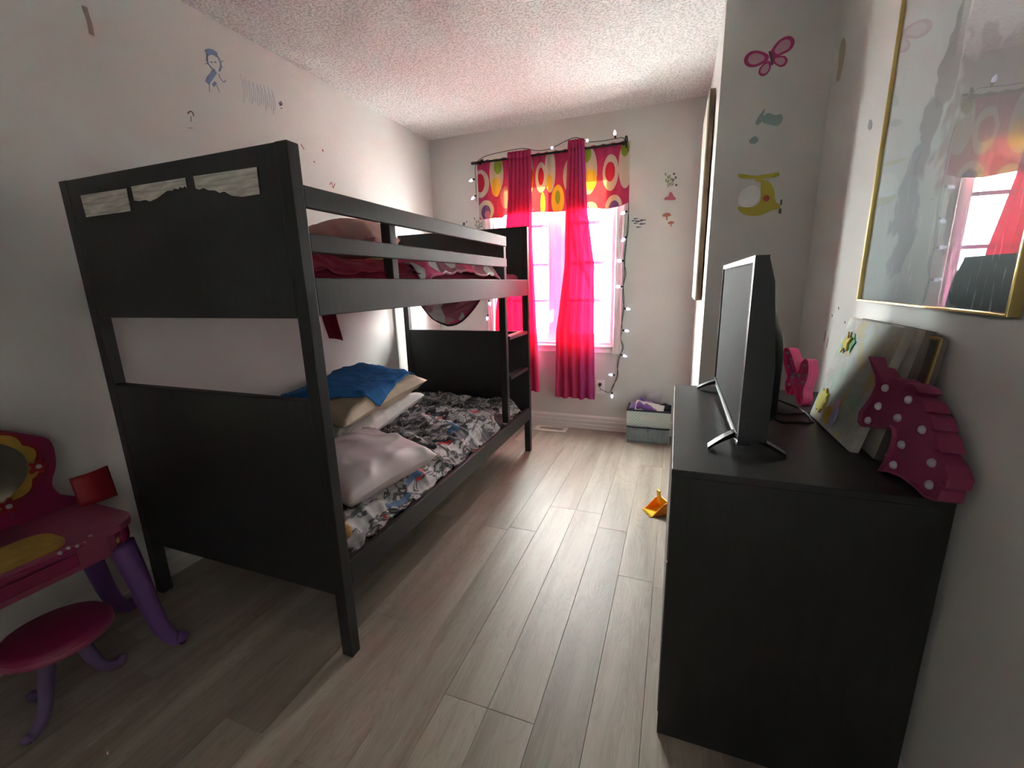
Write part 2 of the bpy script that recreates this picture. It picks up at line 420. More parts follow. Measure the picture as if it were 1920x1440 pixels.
# ------------------------------------------------------------------ outside the window
M['ground'] = mat('pale_bounce_ground', (.64, .64, .63), .9, var=.05, vscale=.4)  # unseen ground, made pale to bounce daylight up onto the ceiling
struct('ground_outside', box(-40, 60, -40, 90, -3.3, -3.1), 'ground')
M['bark'] = mat('dark_bare_bark', (.06, .045, .04), .9)
def bare_tree(loc, height, seed):
    rnd = random.Random(seed); parts = []
    def grow(p, d, ln, r, lev):
        pts = [p]; q = Vector(p); dd = Vector(d)
        for k in range(4):
            dd = (dd+Vector((rnd.uniform(-.2, .2), rnd.uniform(-.2, .2), rnd.uniform(-.05, .16)))).normalized(); q = q+dd*ln/4; pts.append(q.copy())
        parts.append(tube(pts, [r*(1-.13*i) for i in range(5)], 5))
        if lev < 4:
            for k in range(3 if lev else 5):
                nd = (dd+Vector((rnd.uniform(-1, 1), rnd.uniform(-1, 1), rnd.uniform(-.1, .8)))).normalized()
                grow(pts[rnd.randint(2, 4)], nd, ln*.68, r*.5, lev+1)
    grow(Vector(loc), Vector((0, 0, 1)), height*.45, .12, 0)
    return join(*parts)
tag(mesh('bare_tree', bare_tree((1.2, 9.0, -3.1), 8, 3), 'bark'), 'leafless tree standing outside beyond the window', 'tree')


# ================================================================== BUNK BED
bxl, bxr, byn, byf = .0594, 1.085, .8275, 2.7755
PD, PW = .0407, .0434
ZT = 1.6068
bed = thing('bunk_bed', ((bxl+bxr)/2, (byn+byf)/2, 0), 'black wooden bunk bed with a short ladder at its far end', 'bunk bed')
def bp(name, *a, bev=.003, label=None): return mesh(name, box(*a, bev), 'bed', bed, label=label)
byE = byf+PD
for y0 in (byn, byf):
    for x0 in (bxl, bxr-PW): bp('post', x0, x0+PW, y0, y0+PD, 0, ZT)
def end_panels(y0):
    up = bp('headboard', bxl+PW, bxr-PW, y0+.002, y0+.034, 1.1476, ZT-.0005)
    bp('footboard', bxl+PW, bxr-PW, y0+.002, y0+.034, .235, .9023)
    return up
upn = end_panels(byn); end_panels(byf)
# side rails: right (room) side, then wall side
RT = .022
bp('side_rail', bxr-RT, bxr-.001, byn+PD, byf, 1.152, 1.2587)
bp('side_rail', bxr-RT, bxr-.001, byn+PD, byf, .2543, .3452)
bp('side_rail', bxl+.001, bxl+RT, byn+PD, byf, 1.152, 1.2587)
bp('side_rail', bxl+.001, bxl+RT, byn+PD, byf, .2543, .3452)
bp('guard_rail', bxr-RT, bxr-.001, byn+PD, 2.392, 1.4482, 1.5057)
bp('guard_rail', bxr-RT, bxr-.001, byn+PD, 2.392, 1.3301, 1.3804)
GX0, GX1 = bxr-RT-.040, bxr-RT
bp('guard_post', GX0, GX1, 1.272, 1.309, 1.16, 1.500)
bp('ladder_upright', GX0, GX1+.004, 2.387, 2.425, .345, 1.5057)
for z in (.625, .885): bp('ladder_rung', GX0+.004, bxr-.006, 2.425, byf, z, z+.024)
# slats under both mattresses
for k in range(11):
    y = .93+k*.172
    for z in (1.163, .262): bp('slat', bxl+RT, bxr-RT, y, y+.062, z, z+.016, bev=0)
# torn remains of peeled labels on the end panel
M['torn'] = mat('silvery_torn_label', (.58, .55, .50), .7, var=.4, vscale=30, stretch=(.35, 1, 3))
yp = byn+.0005
def torn(pts):
    P = [Vector((x, yp, z)) for x, z in pts]
    mesh('peeled_label', prism(P, (0, -1, 0), .0012), 'torn', upn, label='torn silvery remains of a peeled label')
torn([(.167, 1.552), (.411, 1.552), (.409, 1.485), (.172, 1.484)])
torn([(.436, 1.555), (.685, 1.555), (.684, 1.528), (.676, 1.534), (.668, 1.528), (.655, 1.534), (.648, 1.527), (.63, 1.531), (.62, 1.526), (.598, 1.528), (.57, 1.519), (.545, 1.511), (.51, 1.505), (.488, 1.512), (.462, 1.510), (.437, 1.514)])
torn([(.721, 1.555), (.970, 1.553), (.968, 1.485), (.90, 1.484), (.862, 1.490), (.835, 1.504), (.815, 1.502), (.80, 1.510), (.772, 1.513), (.755, 1.521), (.735, 1.518), (.722, 1.523)])

# ------------------------------------------------------------------ bedding materials
def comic_mat():
    m, nt, p = nodes_of('grey_comic_print_cloth')
    v = texco(nt, (1, .62, 1))
    w1 = noise_(nt, v, 4.6, 3, .6, 1.6); w2 = noise_(nt, v, 11, 3, .6, 1.2)
    mp = nt.nodes.new('ShaderNodeMapping'); mp.inputs['Location'].default_value = (5, 3, 1); L(nt, v, mp.inputs['Vector'])
    w3 = noise_(nt, mp.outputs['Vector'], 7, 2, .5, .6)
    mp2 = nt.nodes.new('ShaderNodeMapping'); mp2.inputs['Location'].default_value = (-9, 13, 1); L(nt, v, mp2.inputs['Vector'])
    w4 = noise_(nt, mp2.outputs['Vector'], 6, 2, .5, .6)
    c = ramp(nt, w1, [(.0, (.05, .05, .055)), (.43, (.06, .06, .07)), (.45, (.27, .26, .26)), (.54, (.44, .415, .415)), (.60, (.50, .465, .465)), (.612, (.03, .03, .04))])
    stroke = ramp(nt, math_(nt, 'ABSOLUTE', math_(nt, 'SUBTRACT', w2, .5)), [(.026, 1), (.042, 0)])
    c = mixc(nt, math_(nt, 'MULTIPLY', stroke, .95), c, (.03, .03, .035))
    c = mixc(nt, ramp(nt, w3, [(.655, 0), (.665, 1)]), c, (.46, .02, .025))
    c = mixc(nt, ramp(nt, w4, [(.70, 0), (.71, 1)]), c, (.62, .52, .30))
    c = mixc(nt, ramp(nt, w4, [(.30, 1), (.31, 0)]), c, (.05, .12, .26))
    L(nt, c, p.inputs['Base Color']); p.inputs['Roughness'].default_value = .6
    return m
M['comic'] = comic_mat()
M['mattress'] = mat('off_white_ticking', (.55, .54, .53), .9)
M['lilac'] = mat('pale_lilac_satin', (.74, .64, .655), .42, .5, var=.05, vscale=9)
M['white_satin'] = mat('white_satin', (.80, .76, .76), .40, .5, var=.05)
M['champagne'] = mat('champagne_gold_satin', (.60, .50, .37), .30, .6, var=.12)
M['blue'] = mat('royal_blue_cloth', (.028, .19, .50), .8, .25, var=.22, vscale=12, stretch=(1, 4, 1), bump=.2, bscale=300)
M['burgundy'] = mat('burgundy_sheet', (.21, .010, .036), .85, .2, var=.2)
M['mauve'] = mat('dusty_mauve_fleece', (.40, .215, .20), .9, var=.12)
M['binding'] = mat('dark_quilt_binding', (.06, .035, .045), .8)
def quilt_mat():
    m, nt, p = nodes_of('pink_and_grey_patchwork')
    v = texco(nt, (1, 1, 1))
    mp = nt.nodes.new('ShaderNodeMapping'); mp.inputs['Rotation'].default_value = (.7, .3, .8); L(nt, v, mp.inputs['Vector'])
    vo = N(nt, 'ShaderNodeTexVoronoi', Scale=9.0, Randomness=.9); L(nt, mp.outputs['Vector'], vo.inputs['Vector'])
    sp = nt.nodes.new('ShaderNodeSeparateColor'); L(nt, vo.outputs['Color'], sp.inputs[0])
    c = ramp(nt, sp.outputs[0], [(0, (.36, .10, .15)), (.25, (.68, .66, .64)), (.42, (.60, .06, .18)), (.58, (.52, .25, .31)), (.74, (.33, .30, .31)), (.86, (.62, .05, .16)), (.93, (.48, .58, .14))], 'CONSTANT')
    L(nt, c, p.inputs['Base Color']); p.inputs['Roughness'].default_value = .65
    return m
M['quilt'] = quilt_mat()

# ------------------------------------------------------------------ lower bunk
x0, x1, y0, y1 = bxl+RT+.005, bxr-RT-.030, byn+PD+.01, byf-.012
lower = mesh('lower_mattress', box(x0, x1-.05, y0, y1, .278, .372, .03), 'mattress'); autosmooth(lower, 60)
tag(lower, 'thin mattress of the lower bunk hidden under printed bedding', 'mattress')
def comforter(u, v):
    x = bxl+.035+(bxr-RT-.034-bxl-.035)*u; y = y0+(y1-y0)*v
    p = Vector((x*1.2, y*1.2, 0))
    fold = fbm((x*3.1+fbm((x*2, y*2, 3))*.8, y*7.5+x*3, 1.0), 4)*.026 + fbm((x*9+y*5, y*11-x*6, 4.0), 3)*.007
    ridge = (1-abs(noise.noise(Vector((x*4+y*3.0, y*9-x*5, 7)))))**6*.022
    z = .398+fold+ridge
    er = sm((u-.86)/.14)
    z -= .080*er*er
    x += er*(.004+.010*fbm((y*14, 2, 1), 3))
    el = sm((.06-u)/.06); z -= .03*el
    ev = sm((.03-v)/.03); z -= .05*ev
    ef = sm((v-.97)/.03); z -= .02*ef
    return (min(x, bxr-RT-.008), y, max(z, .285))
cf = mesh('printed_comforter', thick(sheet(comforter, 110, 190), -.006), 'comic', smooth=True)
tag(cf, 'crumpled grey comforter with black and red comic print on the lower bunk', 'comforter')
def pillow_fn(w, d, h, seed, T, wr=.008, plump=.42):
    def top(u, v, side=1, off=0):
        a = max(0, 1-abs(u)**2.6); b = max(0, 1-abs(v)**2.6)
        z = h/2*(a*b)**plump
        n1 = fbm((u*1.3+seed, v*1.3, side), 2); n2 = noise.noise(Vector((u*1.6+v*.7+seed*3, v*1.8-u*.5+1, side)))
        edge = max(abs(u), abs(v))
        z += wr*n1*min(1, z/(h*.2)) + wr*1.3*(1-abs(n2))**8*(edge**1.5)*min(1, (1-edge)*8)
        pin = 1-.07*(1-u*u)*abs(v)**3; pin2 = 1-.07*(1-v*v)*abs(u)**3
        return T @ Vector((w/2*u*pin2+.003*n1, d/2*v*pin+.003*n2, (z+off)*(1 if side > 0 else -.85)))
    return top
def pillow(name, w, d, h, seed, T, m, n=44, **kw):
    f = pillow_fn(w, d, h, seed, T, **kw)
    a = sheet(lambda s, t: f(2*s-1, 2*t-1, 1), n, n); b = sheet(lambda s, t: f(1-2*s, 2*t-1, -1), n, n)
    V, F = join(a, b)
    me = bpy.data.meshes.new('t'); me.from_pydata(V, [], F); bm = bmesh.new(); bm.from_mesh(me)
    bmesh.ops.remove_doubles(bm, verts=bm.verts, dist=.0008); bm.verts.index_update()
    V = [tuple(v.co) for v in bm.verts]; F = [tuple(v.index for v in q.verts) for q in bm.faces]; bm.free(); bpy.data.meshes.remove(me)
    return mesh(name, (V, F), m, smooth=True), f
def TR(loc, rz=0, rx=0, ry=0): return Matrix.Translation(loc) @ Matrix.Rotation(math.radians(rz), 4, 'Z') @ Matrix.Rotation(math.radians(ry), 4, 'Y') @ Matrix.Rotation(math.radians(rx), 4, 'X')
p1, _ = pillow('pillow', .47, .50, .17, 1, TR((.775, 1.31, .478), -10, 2, 5), 'lilac', wr=.016)
tag(p1, 'pale lilac satin pillow lying flat at the front edge of the lower bunk', 'pillow', 'pillows on the lower bunk')
p2, _ = pillow('pillow', .50, .68, .15, 5, TR((.315, 1.86, .505), 0, 10, 3), 'white_satin', wr=.016)
tag(p2, 'white satin pillow with a gathered seam at the bottom of the pillow stack', 'pillow', 'pillows on the lower bunk')
p3, f3 = pillow('pillow', .52, .72, .17, 9, TR((.325, 1.84, .632), -3, 7, 5), 'champagne', wr=.016)
tag(p3, 'champagne gold satin pillow lying under the blue cloth', 'pillow', 'pillows on the lower bunk')
def bluecloth(s, t):
    v = -.97+1.93*s                      # along the pillow, near to far
    lim = interp([(-1, .0), (-.25, 1.06), (.96, .72)], v)
    u = -.97+(lim+.97)*t
    uu = max(-.985, min(.985, u)); 
    p = Vector(f3(uu, max(-.985, min(.985, v)), 1, .006))
    if u > .985: p += Vector((.012, 0, -.04))*((u-.985)/.075)
    p.z += .006*(1-abs(noise.noise(Vector((v*4+u*2, u*5-v, 2)))))**5+.004
    return p
bc = mesh('folded_blue_cloth', thick(sheet(bluecloth, 50, 44), -.004), 'blue', smooth=True)
tag(bc, 'royal blue cloth draped over the topmost pillow of the stack', 'cloth')
# piping seam of the white pillow is its own part
fw = pillow_fn(.50, .68, .15, 5, TR((.315, 1.86, .505), 0, 10, 3), .016)
mesh('seam', tube([fw(.62, -.93+1.86*k/30, 1, .001) for k in range(31)], .0022, 6), 'white_satin', p2, smooth=True)
# small plush scrap in the near corner of the lower bunk
M['scrap_gold'] = mat('gold_and_cream_plush', (.42, .24, .09), .9, var=.5, vscale=40)
sc = thing('plush_toy', (1.028, .915, .40), 'small gold and red plush toy in the near corner of the lower bunk', 'toy')
mesh('body', lathe([(.004, 0), (.022, .004), (.028, .02), (.024, .036), (.014, .046), (.004, .05)], (1.028, .915, .395), (0, 0, 1), 14), 'scrap_gold', sc, smooth=True)
mesh('head', lathe([(.002, 0), (.014, .005), (.017, .016), (.012, .028), (.002, .032)], (1.02, .915, .438), (-.2, 0, 1), 14), 'burgundy', sc, smooth=True)
for dx in (-.012, .012): mesh('ear', lathe([(.006, 0), (.005, .008), (.001, .018)], (1.013+dx, .915, .465), (dx*8, 0, 1), 8), 'scrap_gold', sc, smooth=True)

# ------------------------------------------------------------------ upper bunk
um = mesh('upper_mattress', box(x0, x1, y0, y1, 1.18, 1.296, .035), 'burgundy'); autosmooth(um, 60)
tag(um, 'upper bunk mattress in a burgundy sheet', 'mattress')
def usheet(u, v):
    x = x0+.004+(x1-x0-.008)*u; y = y0+.01+.62*v
    z = 1.318+.022*(1-abs(noise.noise(Vector((x*5+y*4, y*7-x*4, 3)))))**4+.008*fbm((x*5, y*5, 2), 3)
    z -= .05*sm((u-.9)/.1)
    z += .016*sm((v-.7)/.3)*fbm((x*6, 1, 1))
    return (x+.006*sm((u-.9)/.1), y, z)
tag(mesh('crumpled_sheet', thick(sheet(usheet, 50, 50), -.004), 'burgundy', smooth=True), 'crumpled burgundy sheet bunched at the near end of the upper bunk', 'sheet')
p4, _ = pillow('pillow', .42, .46, .25, 13, TR((.58, 1.60, 1.415), 20, 4, -10), 'mauve', wr=.010, plump=.6)
tag(p4, 'dusty mauve pillow heaped on the upper bunk behind the guard rail', 'pillow')
def quilt(u, v):
    x = .60+.458*u; y = 1.50+.88*v
    z = 1.335+.035*math.sin(math.pi*min(1, max(0, v)))**.5*(.6+.6*abs(noise.noise(Vector((x*4, y*5, 9)))))+.02*(1-abs(noise.noise(Vector((x*5+y*2, y*8-x*3, 5)))))**3
    z -= .085*sm((u-.84)/.16)
    z -= .03*(sm((.08-v)/.08)+sm((v-.92)/.08))
    return (x, y, z)
tag(mesh('patchwork_quilt', thick(sheet(quilt, 60, 80), -.012), 'quilt', smooth=True), 'pink and grey patchwork quilt rumpled on the far half of the upper bunk', 'quilt')
# quilt end sagging through below the upper bunk
def sag(u, v):
    x = .235+.55*u; s = math.sin(math.pi*u)**.8
    yb = 2.70-.03*u
    z = 1.165-(.215*s)*v
    y = yb-.04*math.sin(v*math.pi)*s-.02*fbm((u*4, v*3, 2), 2)*s-.02*(1-abs(noise.noise(Vector((u*4+v*3, v*2, 8)))))**3*s
    return (x, y, z)
sg = mesh('sagging_quilt_end', thick(sheet(sag, 40, 24), -.010), 'quilt', smooth=True)
mesh('binding', tube([Vector(sag(k/40, 1.0)) for k in range(41)], .007, 8), 'binding', sg, smooth=True)
tag(sg, 'patchwork blanket end hanging in a bow below the upper bunk at the far end', 'blanket')
hp = lambda u, v: (.70+.075*(u-.5)*(1-.1*v)+.02*v, 1.30+.012*math.sin(u*3)+.012*v, 1.16-.135*v-.008*u)
hr = mesh('hanging_cloth', thick(sheet(hp, 8, 10), -.004), 'burgundy', smooth=True)
tag(hr, 'small burgundy cloth end hanging down under the upper bunk, near end', 'cloth')
def fringe(u, v):
    return (.60+.26*u, 1.32+.01*math.sin(u*9), 1.162-.026*v*(math.sin(math.pi*u)**.6)*(.7+.5*abs(math.sin(u*7))))
tag(mesh('quilt_fold', thick(sheet(fringe, 26, 4), -.006), 'quilt', smooth=True), 'narrow patchwork fold drooping beside the burgundy cloth end under the upper bunk', 'blanket')


# ================================================================== WINDOW DRESSING
YC = 3.345
rod = thing('curtain_rod', (1.04, YC, 2.2), 'black metal curtain rod with end caps above the window', 'curtain rod')
mesh('pole', tube([(.50, YC+.012, 2.195), (1.62, YC+.012, 2.195)], .008, 12), 'black', rod, smooth=True)
for x in (.488, 1.642):
    mesh('bracket', join(box(x-.008, x+.008, YC+.005, YB-.001, 2.186, 2.204, .002), box(x-.014, x+.014, YB-.006, YB-.0005, 2.16, 2.235, .002)), 'black', rod)
mesh('finial', lathe([(.008, 0), (.011, .004), (.011, .056), (.008, .062)], (.425, YC+.012, 2.195), (1, 0, 0), 12), 'black', rod, smooth=True)
mesh('finial', lathe([(.008, 0), (.014, .006), (.014, .02), (.006, .03)], (1.620, YC+.012, 2.195), (1, 0, 0), 12), 'black', rod, smooth=True)
mesh('end_hook', tube(smooth_open([(1.650, YC+.0, 2.16), (1.656, YC-.008, 2.19), (1.658, YC-.006, 2.225), (1.648, YC+.004, 2.235), (1.642, YC+.01, 2.20)]), .005, 8), 'black', rod, smooth=True)

def curtain(name, left, right, folds, seed, label, split=None, y=YC, amp=.016):
    """left/right: (z, x) edge tables from top to bottom; sewn header pleats, hanging folds"""
    ztop, zbot = left[0][0], left[-1][0]
    def f(u, v):
        z = ztop+(zbot-ztop)*v
        key = [(-a, b) for a, b in left]; key2 = [(-a, b) for a, b in right]
        xa, xb = interp(key, -z), interp(key2, -z)
        ph = 2*math.pi*folds*u+seed+.5*math.sin(v*2.2+u*3)
        x = xa+(xb-xa)*u+.004*math.sin(ph*2+v*3)
        a = amp*(.65+.5*v)
        yy = y+a*math.sin(ph)+.004*fbm((u*8, v*6, seed), 2)
        yy = min(yy, YB-.034)
        zz = z+(.006*math.sin(ph*.5) if v > .98 else 0)
        return (x, yy, zz)
    nu, nv = 90, 70
    V, F = sheet(f, nu, nv)
    o = mesh(name, (V, F), ['curtain', 'curtain_violet'], smooth=True, uv=[(i/nu, j/nv) for j in range(nv+1) for i in range(nu+1)])
    if split:
        for p in o.data.polygons:
            uc = sum(o.data.uv_layers[0].data[l].uv[0] for l in p.loop_indices)/p.loop_total
            if uc > split: p.material_index = 1
    # rolled bottom hem
    mesh('hem', tube([Vector(f(k/nu, 1.0))+Vector((0, 0, .004)) for k in range(nu+1)], .0028, 6), 'curtain', o, smooth=True)
    mesh('header_tape', thick(sheet(lambda u, v: Vector(f(u, v*.028))+Vector((0, -.004, .004)), nu, 3), .002), 'curtain', o, smooth=True)
    return tag(o, label, 'curtain', 'pink sheer curtains at the window')
curtain('sheer_curtain', [(2.232, .745), (1.9, .735), (1.58, .70), (1.0, .60), (.325, .555)], [(2.232, .932), (1.58, .938), (1.0, .962), (.325, .99)], 6, 1.0,
        'hot pink sheer curtain hanging beside the far bed post')
curtain('sheer_curtain', [(2.256, 1.232), (1.9, 1.215), (1.36, 1.198), (.98, 1.15), (.84, 1.128), (.285, 1.124)], [(2.256, 1.352), (1.75, 1.385), (1.36, 1.442), (.9, 1.446), (.285, 1.458)], 5, 2.4,
        'hot pink sheer curtain bunched in front of the window centre with a violet edge', split=.60)

# valance: raspberry cloth printed with ringed ovals, one printed layer
OV = []   # (centre x, centre z, rx, rz, colour)
CREAM, RED, GREEN, YEL, PUR, PINK, ORG = (.62, .50, .42), (.50, .03, .07), (.27, .36, .05), (.72, .46, .07), (.17, .08, .22), (.55, .18, .24), (.62, .16, .03)
def ov(cx, cy, rx, ry, col):
    # print laid out on the cloth in its own drawing units, turned into metres
    OV.append((.462+(cx-130)*.000722, 2.225-(cy-max(0, 330-(cx-130)*.135))*.000672, rx*.000722, ry*.000672, col))
for a in ((165, 600, 108, 158, CREAM), (162, 590, 58, 105, RED), (365, 480, 82, 230, CREAM), (385, 400, 46, 88, GREEN), (358, 630, 52, 110, YEL),
          (225, 905, 104, 120, CREAM), (222, 925, 63, 85, PUR), (240, 950, 36, 45, PINK), (465, 740, 60, 125, PINK),
          (750, 470, 52, 240, CREAM), (775, 520, 30, 100, ORG), (885, 510, 62, 165, CREAM), (885, 500, 34, 95, RED), (985, 430, 58, 240, CREAM), (975, 560, 34, 90, YEL),
          (1070, 745, 72, 165, YEL), (1070, 715, 30, 75, GREEN), (905, 800, 26, 130, YEL),
          (1400, 430, 90, 245, CREAM), (1375, 260, 50, 84, GREEN), (1425, 520, 62, 110, YEL), (1425, 855, 82, 106, CREAM), (1400, 860, 46, 54, RED),
          (1625, 440, 82, 185, CREAM), (1620, 430, 50, 100, RED), (1665, 800, 88, 135, CREAM), (1668, 805, 56, 80, PUR), (1680, 830, 30, 38, PINK),
          (1775, 350, 70, 245, CREAM), (1765, 190, 42, 84, GREEN), (1290, 700, 60, 140, YEL), (600, 560, 60, 160, CREAM), (1190, 480, 60, 170, CREAM)): ov(*a)
def valance_colour(nt, d, t):
    uv = nt.nodes.new('ShaderNodeUVMap'); uv.uv_map = 'UVMap'
    sp = nt.nodes.new('ShaderNodeSeparateXYZ'); L(nt, uv.outputs[0], sp.inputs[0])
    u, v = sp.outputs[0], sp.outputs[1]
    c = ramp(nt, noise_(nt, texco(nt), 9), [(.3, (.44, .04, .12)), (.7, (.54, .055, .15))])
    for (cx, cz, rx, rz, col) in OV:
        a = math_(nt, 'DIVIDE', math_(nt, 'SUBTRACT', u, cx), rx); b = math_(nt, 'DIVIDE', math_(nt, 'SUBTRACT', v, cz), rz)
        q = math_(nt, 'ADD', math_(nt, 'MULTIPLY', a, a), math_(nt, 'MULTIPLY', b, b))
        c = mixc(nt, math_(nt, 'LESS_THAN', q, 1.0), c, col)
    L(nt, c, d.inputs[0])
    # light that passes through comes out warmer
    L(nt, mixc(nt, 1.0, mixc(nt, 1.0, c, (1.0, .62, .16), 'MULTIPLY'), (.34, .34, .34), 'MULTIPLY'), t.inputs[0])
M['valance'] = cloth_translucent('raspberry_oval_print_cloth', None, None, valance_colour, .07, .11)
def valf(u, v):
    x = .466+1.212*u
    ph = 2*math.pi*17*u
    zb = interp([(0, 1.768), (.17, 1.768), (.185, 1.785), (.30, 1.795), (.40, 1.785), (.62, 1.775), (.75, 1.785), (.86, 1.768), (.95, 1.775), (1, 1.80)], u)
    z = 2.212+(zb-2.212)*v+.006*math.sin(ph)*(1-v)
    y = YC+.036+.006*math.sin(ph)*(1-.5*v)+.008*math.sin(2*math.pi*6*u+.6)*v
    return (x, y, z)
nu, nv = 150, 24
V, F = sheet(valf, nu, nv)
va = mesh('window_valance', (V, F), 'valance', smooth=True, uv=[(p[0], p[2]) for p in V])
mesh('bottom_hem', tube([Vector(valf(k/nu, 1.0)) for k in range(nu+1)], .0022, 6), 'valance', va, smooth=True)
tag(va, 'short raspberry valance printed with yellow, green and purple ringed ovals', 'valance')

# ------------------------------------------------------------------ string lights
sl = thing('string_lights', (1.66, YB-.02, .29), 'string of white bulbs on dark cord along the rod and down the wall', 'string lights')
ys = YB-.012
top = [(.470, YC-.012, 1.90), (.470, YC-.012, 2.06), (.475, YC-.010, 2.18), (.56, YC-.016, 2.226), (.70, YC-.03, 2.236), (.80, YC-.035, 2.240), (.90, YC-.035, 2.238), (1.0, YC-.02, 2.214), (1.10, YC-.014, 2.218), (1.22, YC-.034, 2.25), (1.30, YC-.036, 2.262), (1.38, YC-.03, 2.226), (1.48, YC-.012, 2.222), (1.58, YC-.010, 2.226), (1.635, YC-.004, 2.222), (1.665, YC+.03, 2.15), (1.672, ys, 2.0), (1.674, ys, 1.86)]
drop = [(1.676, ys, 1.74), (1.672, ys, 1.62), (1.668, ys, 1.50), (1.660, ys, 1.385), (1.664, ys, 1.29), (1.655, ys, 1.19), (1.664, ys, 1.10), (1.662, ys, 1.02), (1.652, ys, .93), (1.656, ys, .85), (1.648, ys, .78), (1.665, ys, .715), (1.648, ys, .64), (1.633, ys, .56), (1.628, ys, .48), (1.61, ys, .41), (1.592, ys, .365)]
mesh('cord', tube(smooth_open(top+drop, 5), .0024, 6), 'cordm', sl, smooth=True)
second = [(x+.010*math.sin(i*1.9), y-.003, z) for i, (x, y, z) in enumerate(drop)]
mesh('cord', tube(smooth_open(second, 5), .0020, 6), 'cordm', sl, smooth=True)
mesh('lead_wire', tube(smooth_open([(1.592, ys, .365), (1.575, ys, .335), (1.545, ys-.004, .338), (1.515, ys, .352), (1.495, ys-.01, .368), (1.491, YB-.02, .395)]), .0022, 6), 'cordm', sl, smooth=True)
BULB = [((1.668, 1.742), (-.9, -.35)), ((1.668, 1.560), (-.5, -.5)), ((1.655, 1.385), (-1, 0)), ((1.652, 1.192), (-1, 0)), ((1.668, 1.022), (.9, -.1)), ((1.662, .852), (.9, -.1)), ((1.655, .655), (.95, -.25)),
        ((1.612, .486), (-1, .05)), ((1.592, .34), (.05, -1)), ((.512, 1.10), (.3, -.9)), ((.500, .975), (-.2, -1))]
def bulb(p, d):
    p, d = Vector(p), Vector(d).normalized()
    s = mesh('socket', lathe([(.0065, 0), (.0075, .003), (.0075, .016), (.006, .018)], p, d, 10), 'cordm', sl, smooth=True)
    mesh('bulb', lathe([(.005, .016), (.0095, .021), (.0115, .029), (.0105, .037), (.007, .046), (.002, .053)], p, d, 12), 'bulb', s, smooth=True)
for (x, z), (dx, dz) in BULB: bulb((x, ys-.006, z), (dx, -.25, dz))
for p, d in (((1.385, YC-.034, 2.228), (0, -1, -.15)), ((1.12, YC-.020, 2.218), (0, -1, -.2)), ((1.577, YC-.014, 2.228), (-.1, -.3, 1)), ((.462, YC-.014, 2.07), (-1, -.2, -.3)), ((.466, YC-.014, 1.945), (-.6, -.5, -.6))): bulb(p, d)
cl = [(.49, ys, 1.70), (.505, ys, 1.45), (.495, ys, 1.25), (.512, ys, 1.10), (.504, ys, .98), (.50, ys, .80)]
mesh('cord', tube(smooth_open(cl, 5), .0022, 6), 'cordm', sl, smooth=True)

# ------------------------------------------------------------------ outlet and floor register
ol = thing('wall_outlet', (1.494, YB, .315), 'white wall outlet with a black plug beside the curtain', 'outlet')
mesh('cover_plate', box(1.459, 1.529, YB-.006, YB, .315, .434, .003), 'plastic_white', ol)
for z in (.348, .400):
    r = mesh('receptacle', box(1.478, 1.510, YB-.008, YB-.005, z-.016, z+.016, .002), 'plastic_white', ol)
    for dx in (-.007, .005): mesh('slot', box(1.494+dx, 1.4965+dx, YB-.0086, YB-.0078, z-.005, z+.006), 'dark', r)
mesh('plug', join(lathe([(.013, 0), (.014, .006), (.012, .022), (.006, .028)], (1.492, YB-.008, .400), (0, -1, -.2), 14)), 'black', ol, smooth=True)
vt = thing('floor_register', (1.095, 3.345, 0), 'cream metal floor vent with slots below the window', 'vent')
vx0, vx1, vy0, vy1 = .955, 1.235, 3.262, 3.395
mesh('well', box(vx0+.03, vx1-.03, vy0+.03, vy1-.03, .0005, .0015), 'dark', vt)
mesh('faceplate', join(box(vx0, vx0+.034, vy0, vy1, .0005, .006, .002), box(vx1-.034, vx1, vy0, vy1, .0005, .006, .002), box(vx0+.034, vx1-.034, vy0, vy0+.034, .0005, .006, .001), box(vx0+.034, vx1-.034, vy1-.034, vy1, .0005, .006, .001)), 'register', vt)
for k in range(13):
    x = vx0+.043+k*.0163
    mesh('louver', box(x-.0028, x+.0028, vy0+.034, vy1-.034, .0015, .0055), 'register', vt)


# ================================================================== DRESSER AND WHAT STANDS ON IT
DX, DY0, DY1, DZ = 2.0625, .9059, 1.8273, .789
DXB = XR-.017
dr = thing('dresser', ((DX+DXB)/2, (DY0+DY1)/2, 0), 'black wooden dresser with three wide drawers along the right wall', 'dresser')
mesh('top', box(DX, DXB, DY0, DY1, DZ-.018, DZ, .0015), 'dresser', dr)
for y in (DY0, DY1-.018): mesh('side_panel', box(DX+.003, DXB, y, y+.018, 0, DZ-.018, .001), 'dresser', dr)
mesh('back_panel', box(DXB-.010, DXB-.002, DY0+.018, DY1-.018, .02, DZ-.018), 'dresser', dr)
mesh('plinth', box(DX+.03, DX+.045, DY0+.018, DY1-.018, 0, .05), 'dresser', dr)
for k in range(3):
    z0 = .052+k*.2385
    d = mesh('drawer', box(DX+.001, DX+.019, DY0+.019, DY1-.019, z0, z0+.2335, .0015), 'dresser', dr)
    mesh('drawer_box', join(box(DX+.019, DXB-.05, DY0+.03, DY0+.042, z0+.02, z0+.19), box(DX+.019, DXB-.05, DY1-.042, DY1-.03, z0+.02, z0+.19), box(DX+.019, DXB-.05, DY0+.042, DY1-.042, z0+.02, z0+.026)), 'dresser', d)
